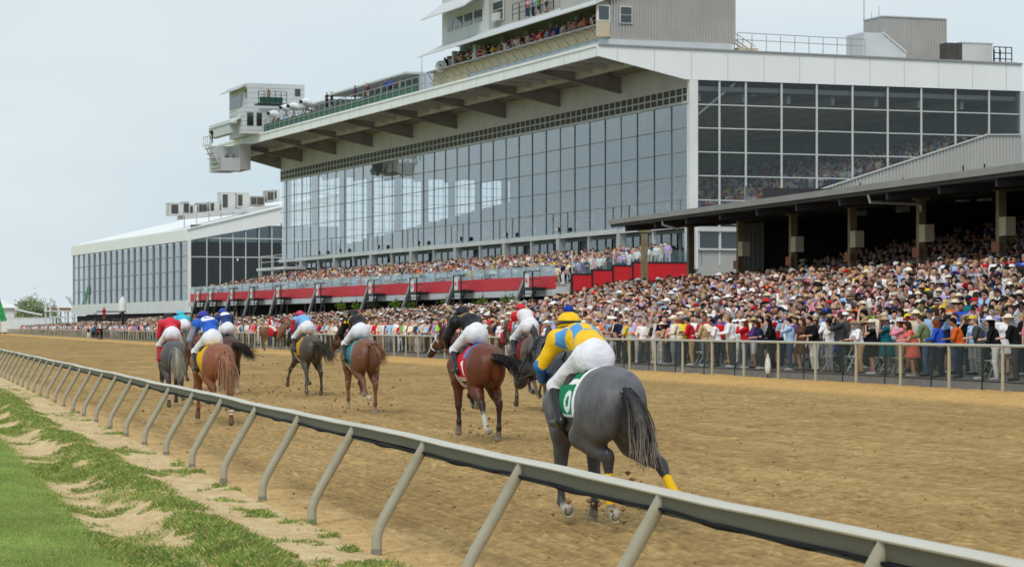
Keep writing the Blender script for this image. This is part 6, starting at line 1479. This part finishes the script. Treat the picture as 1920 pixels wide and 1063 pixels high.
def tree(px, Y, hgt, wid, label, seed, zb=.5):
    rg = np.random.default_rng(seed); x, y = FARP(px, Y); e = empty('tree', label, 'tree', (x, y, zb), 0)
    m = MB(); m.tube([(0, 0, 0), (.1, 0, hgt*.3), (0, .1, hgt*.6)], [.35, .28, .12], 8); lim = []
    for i in range(9): a = rg.random()*6.28; z0 = hgt*(.25+.3*rg.random()); p = (math.cos(a)*wid*.38*rg.uniform(.5, 1), math.sin(a)*wid*.38*rg.uniform(.5, 1), z0+hgt*.25*rg.random()+hgt*.1); m.tube([(0, 0, z0), p], [.14, .04], 5); lim.append(p)
    m.build('trunk', M['bark'], e, True)
    n = 5200; cl = [np.array((rg.normal(0, .22)*wid, rg.normal(0, .22)*wid, hgt*(.22+.66*rg.random()))) for _ in range(34)]
    ci = rg.integers(0, 34, n); r = wid*.12; P = np.array(cl)[ci]+rg.normal(0, 1, (n, 3))*r*np.array((1, 1, .8)); 
    zc = np.clip(1.25-np.abs(P[:, 2]/hgt-.5)*1.5, .3, 1); P[:, :2] *= zc[:, None]; P[:, 2] = np.clip(P[:, 2], hgt*.05, None)
    d1 = rg.normal(0, 1, (n, 3)); d1 /= np.linalg.norm(d1, axis=1, keepdims=True); d2 = np.cross(d1, rg.normal(0, 1, (n, 3))); d2 /= np.linalg.norm(d2, axis=1, keepdims=True); s_ = (.16+.2*rg.random(n))[:, None]
    V = np.stack([P-d1*s_, P+d2*s_*.6, P+d1*s_, P-d2*s_*.6], 1).reshape(-1, 3); Q = np.arange(n*4).reshape(-1, 4)
    c1, c2 = np.array(srgb(112, 134, 84)), np.array(srgb(150, 162, 116)); cm = rg.random((34, 1)); c = np.repeat((c1*(1-cm)+c2*cm)[ci]*(.75+.5*rg.random((n, 1))), 4, 0)
    np_mesh('crown', V, Q, M['leaf'], c, e, False)
M['bark'] = mat('bark', (.08, .06, .045), .9, .3, 4); M['leaf'] = mat('leaves', (0, 0, 0), .7, .12, 3, attr='col', spec=.2)
tree(66, 760, 10.5, 9.5, 'round leafy tree behind the far crowd between tent and platform', 3)
tree(40, 800, 6.2, 7.5, 'low spreading leafy tree beside the far white tent', 4)
tree(92, 790, 6.5, 6.0, 'small leafy tree behind the white scaffold platform', 5)
x, y = FARP(118, 610); sc = empty('scaffold_platform', 'white steel viewing platform with slanting struts beside the low glass building', 'platform', (x, y, .6), TH+.3)
m = MB()
for a in (-3.6, -1.8, 0, 1.8, 3.4):
    for b in (-1.5, 1.5): m.bar((a, b, 0), (a, b, 5.2 if a > -3 else 8.2), .28)
m.build('post', M['white'], sc); m = MB(); m.box(-3.8, 3.6, -1.8, 1.8, 5.0, 5.3); m.box(-3.8, 3.6, -1.85, -1.7, 3.6, 3.9); m.build('deck', M['white'], sc)
m = MB(); m.bar((-3.5, -1.5, 8.0), (-1.5, -1.5, 5.3), .35); m.bar((1.0, -1.5, 8.4), (2.4, -1.5, 5.3), .3); m.bar((1.6, -1.5, 5.3), (3.4, -1.5, 10.5), .3); m.bar((0.2, -1.5, 8.6), (3.0, -1.5, 4.6), .3); m.build('strut', M['white'], sc)
m = MB(); m.box(-2.6, 1.5, -1.3, 1.2, 5.31, 5.9); m.build('crate_stack', M['plyw'], sc) if 'plyw' in M else m.build('crate_stack', bpy.data.materials['plywood'], sc)
spectator(x-1.9, y-.4, .6+5.9, -1.6, ' on scaffold platform', group=None, spec=dict(female=False, shirt='white', pants='navy', hat='', bottom='trousers', pose='standing with arms down'))
X, Y, s = at_fence(230, 29); e = empty('dome_camera_post', 'white dome topped post standing among the far crowd', 'post', (X, Y, 1.0), 0)
m = MB(); m.tube([(0, 0, 0), (0, 0, 4.2)], .18, 8); m.build('pole', M['black'], e); m = MB(); m.tube([(0, 0, 3.2), (0, 0, 4.6), (0, 0, 5.1)], [.5, .45, .1], 10); m.build('dome', M['white'], e, True)

# hanging plants under the terrace edge
for i, px in enumerate((640, 668, 700, 742, 770, 838, 905, 948, 962)):
    y, z = QX(px, 560, -9.5); p = FW(-9.5, y, 3.75); e = empty('hanging_plant', 'bushy green hanging plant under the red terrace band', 'plant', p, 0, 'hanging plants under the terrace edge')
    m = MB(); m.tube([(0, 0, .25), (0, 0, .55), (0, 0, 1.1)], [.22, .02, .01], 8); m.build('basket', M['black'], e)
    rg = np.random.default_rng(i); n = 260; P = rg.normal(0, .26, (n, 3))*np.array((1, 1, .8)); d1 = rg.normal(0, 1, (n, 3)); d1 /= np.linalg.norm(d1, axis=1, keepdims=True); d2 = np.cross(d1, rg.normal(0, 1, (n, 3))); d2 /= np.linalg.norm(d2, axis=1, keepdims=True); s_ = .06+.06*rg.random((n, 1))
    V = np.stack([P-d1*s_, P+d2*s_*.6, P+d1*s_, P-d2*s_*.6], 1).reshape(-1, 3); np_mesh('foliage', V, np.arange(n*4).reshape(-1, 4), M['leaf'], np.repeat(np.array(srgb(104, 130, 44))*(.6+.8*rg.random((n, 1))), 4, 0), e, False)
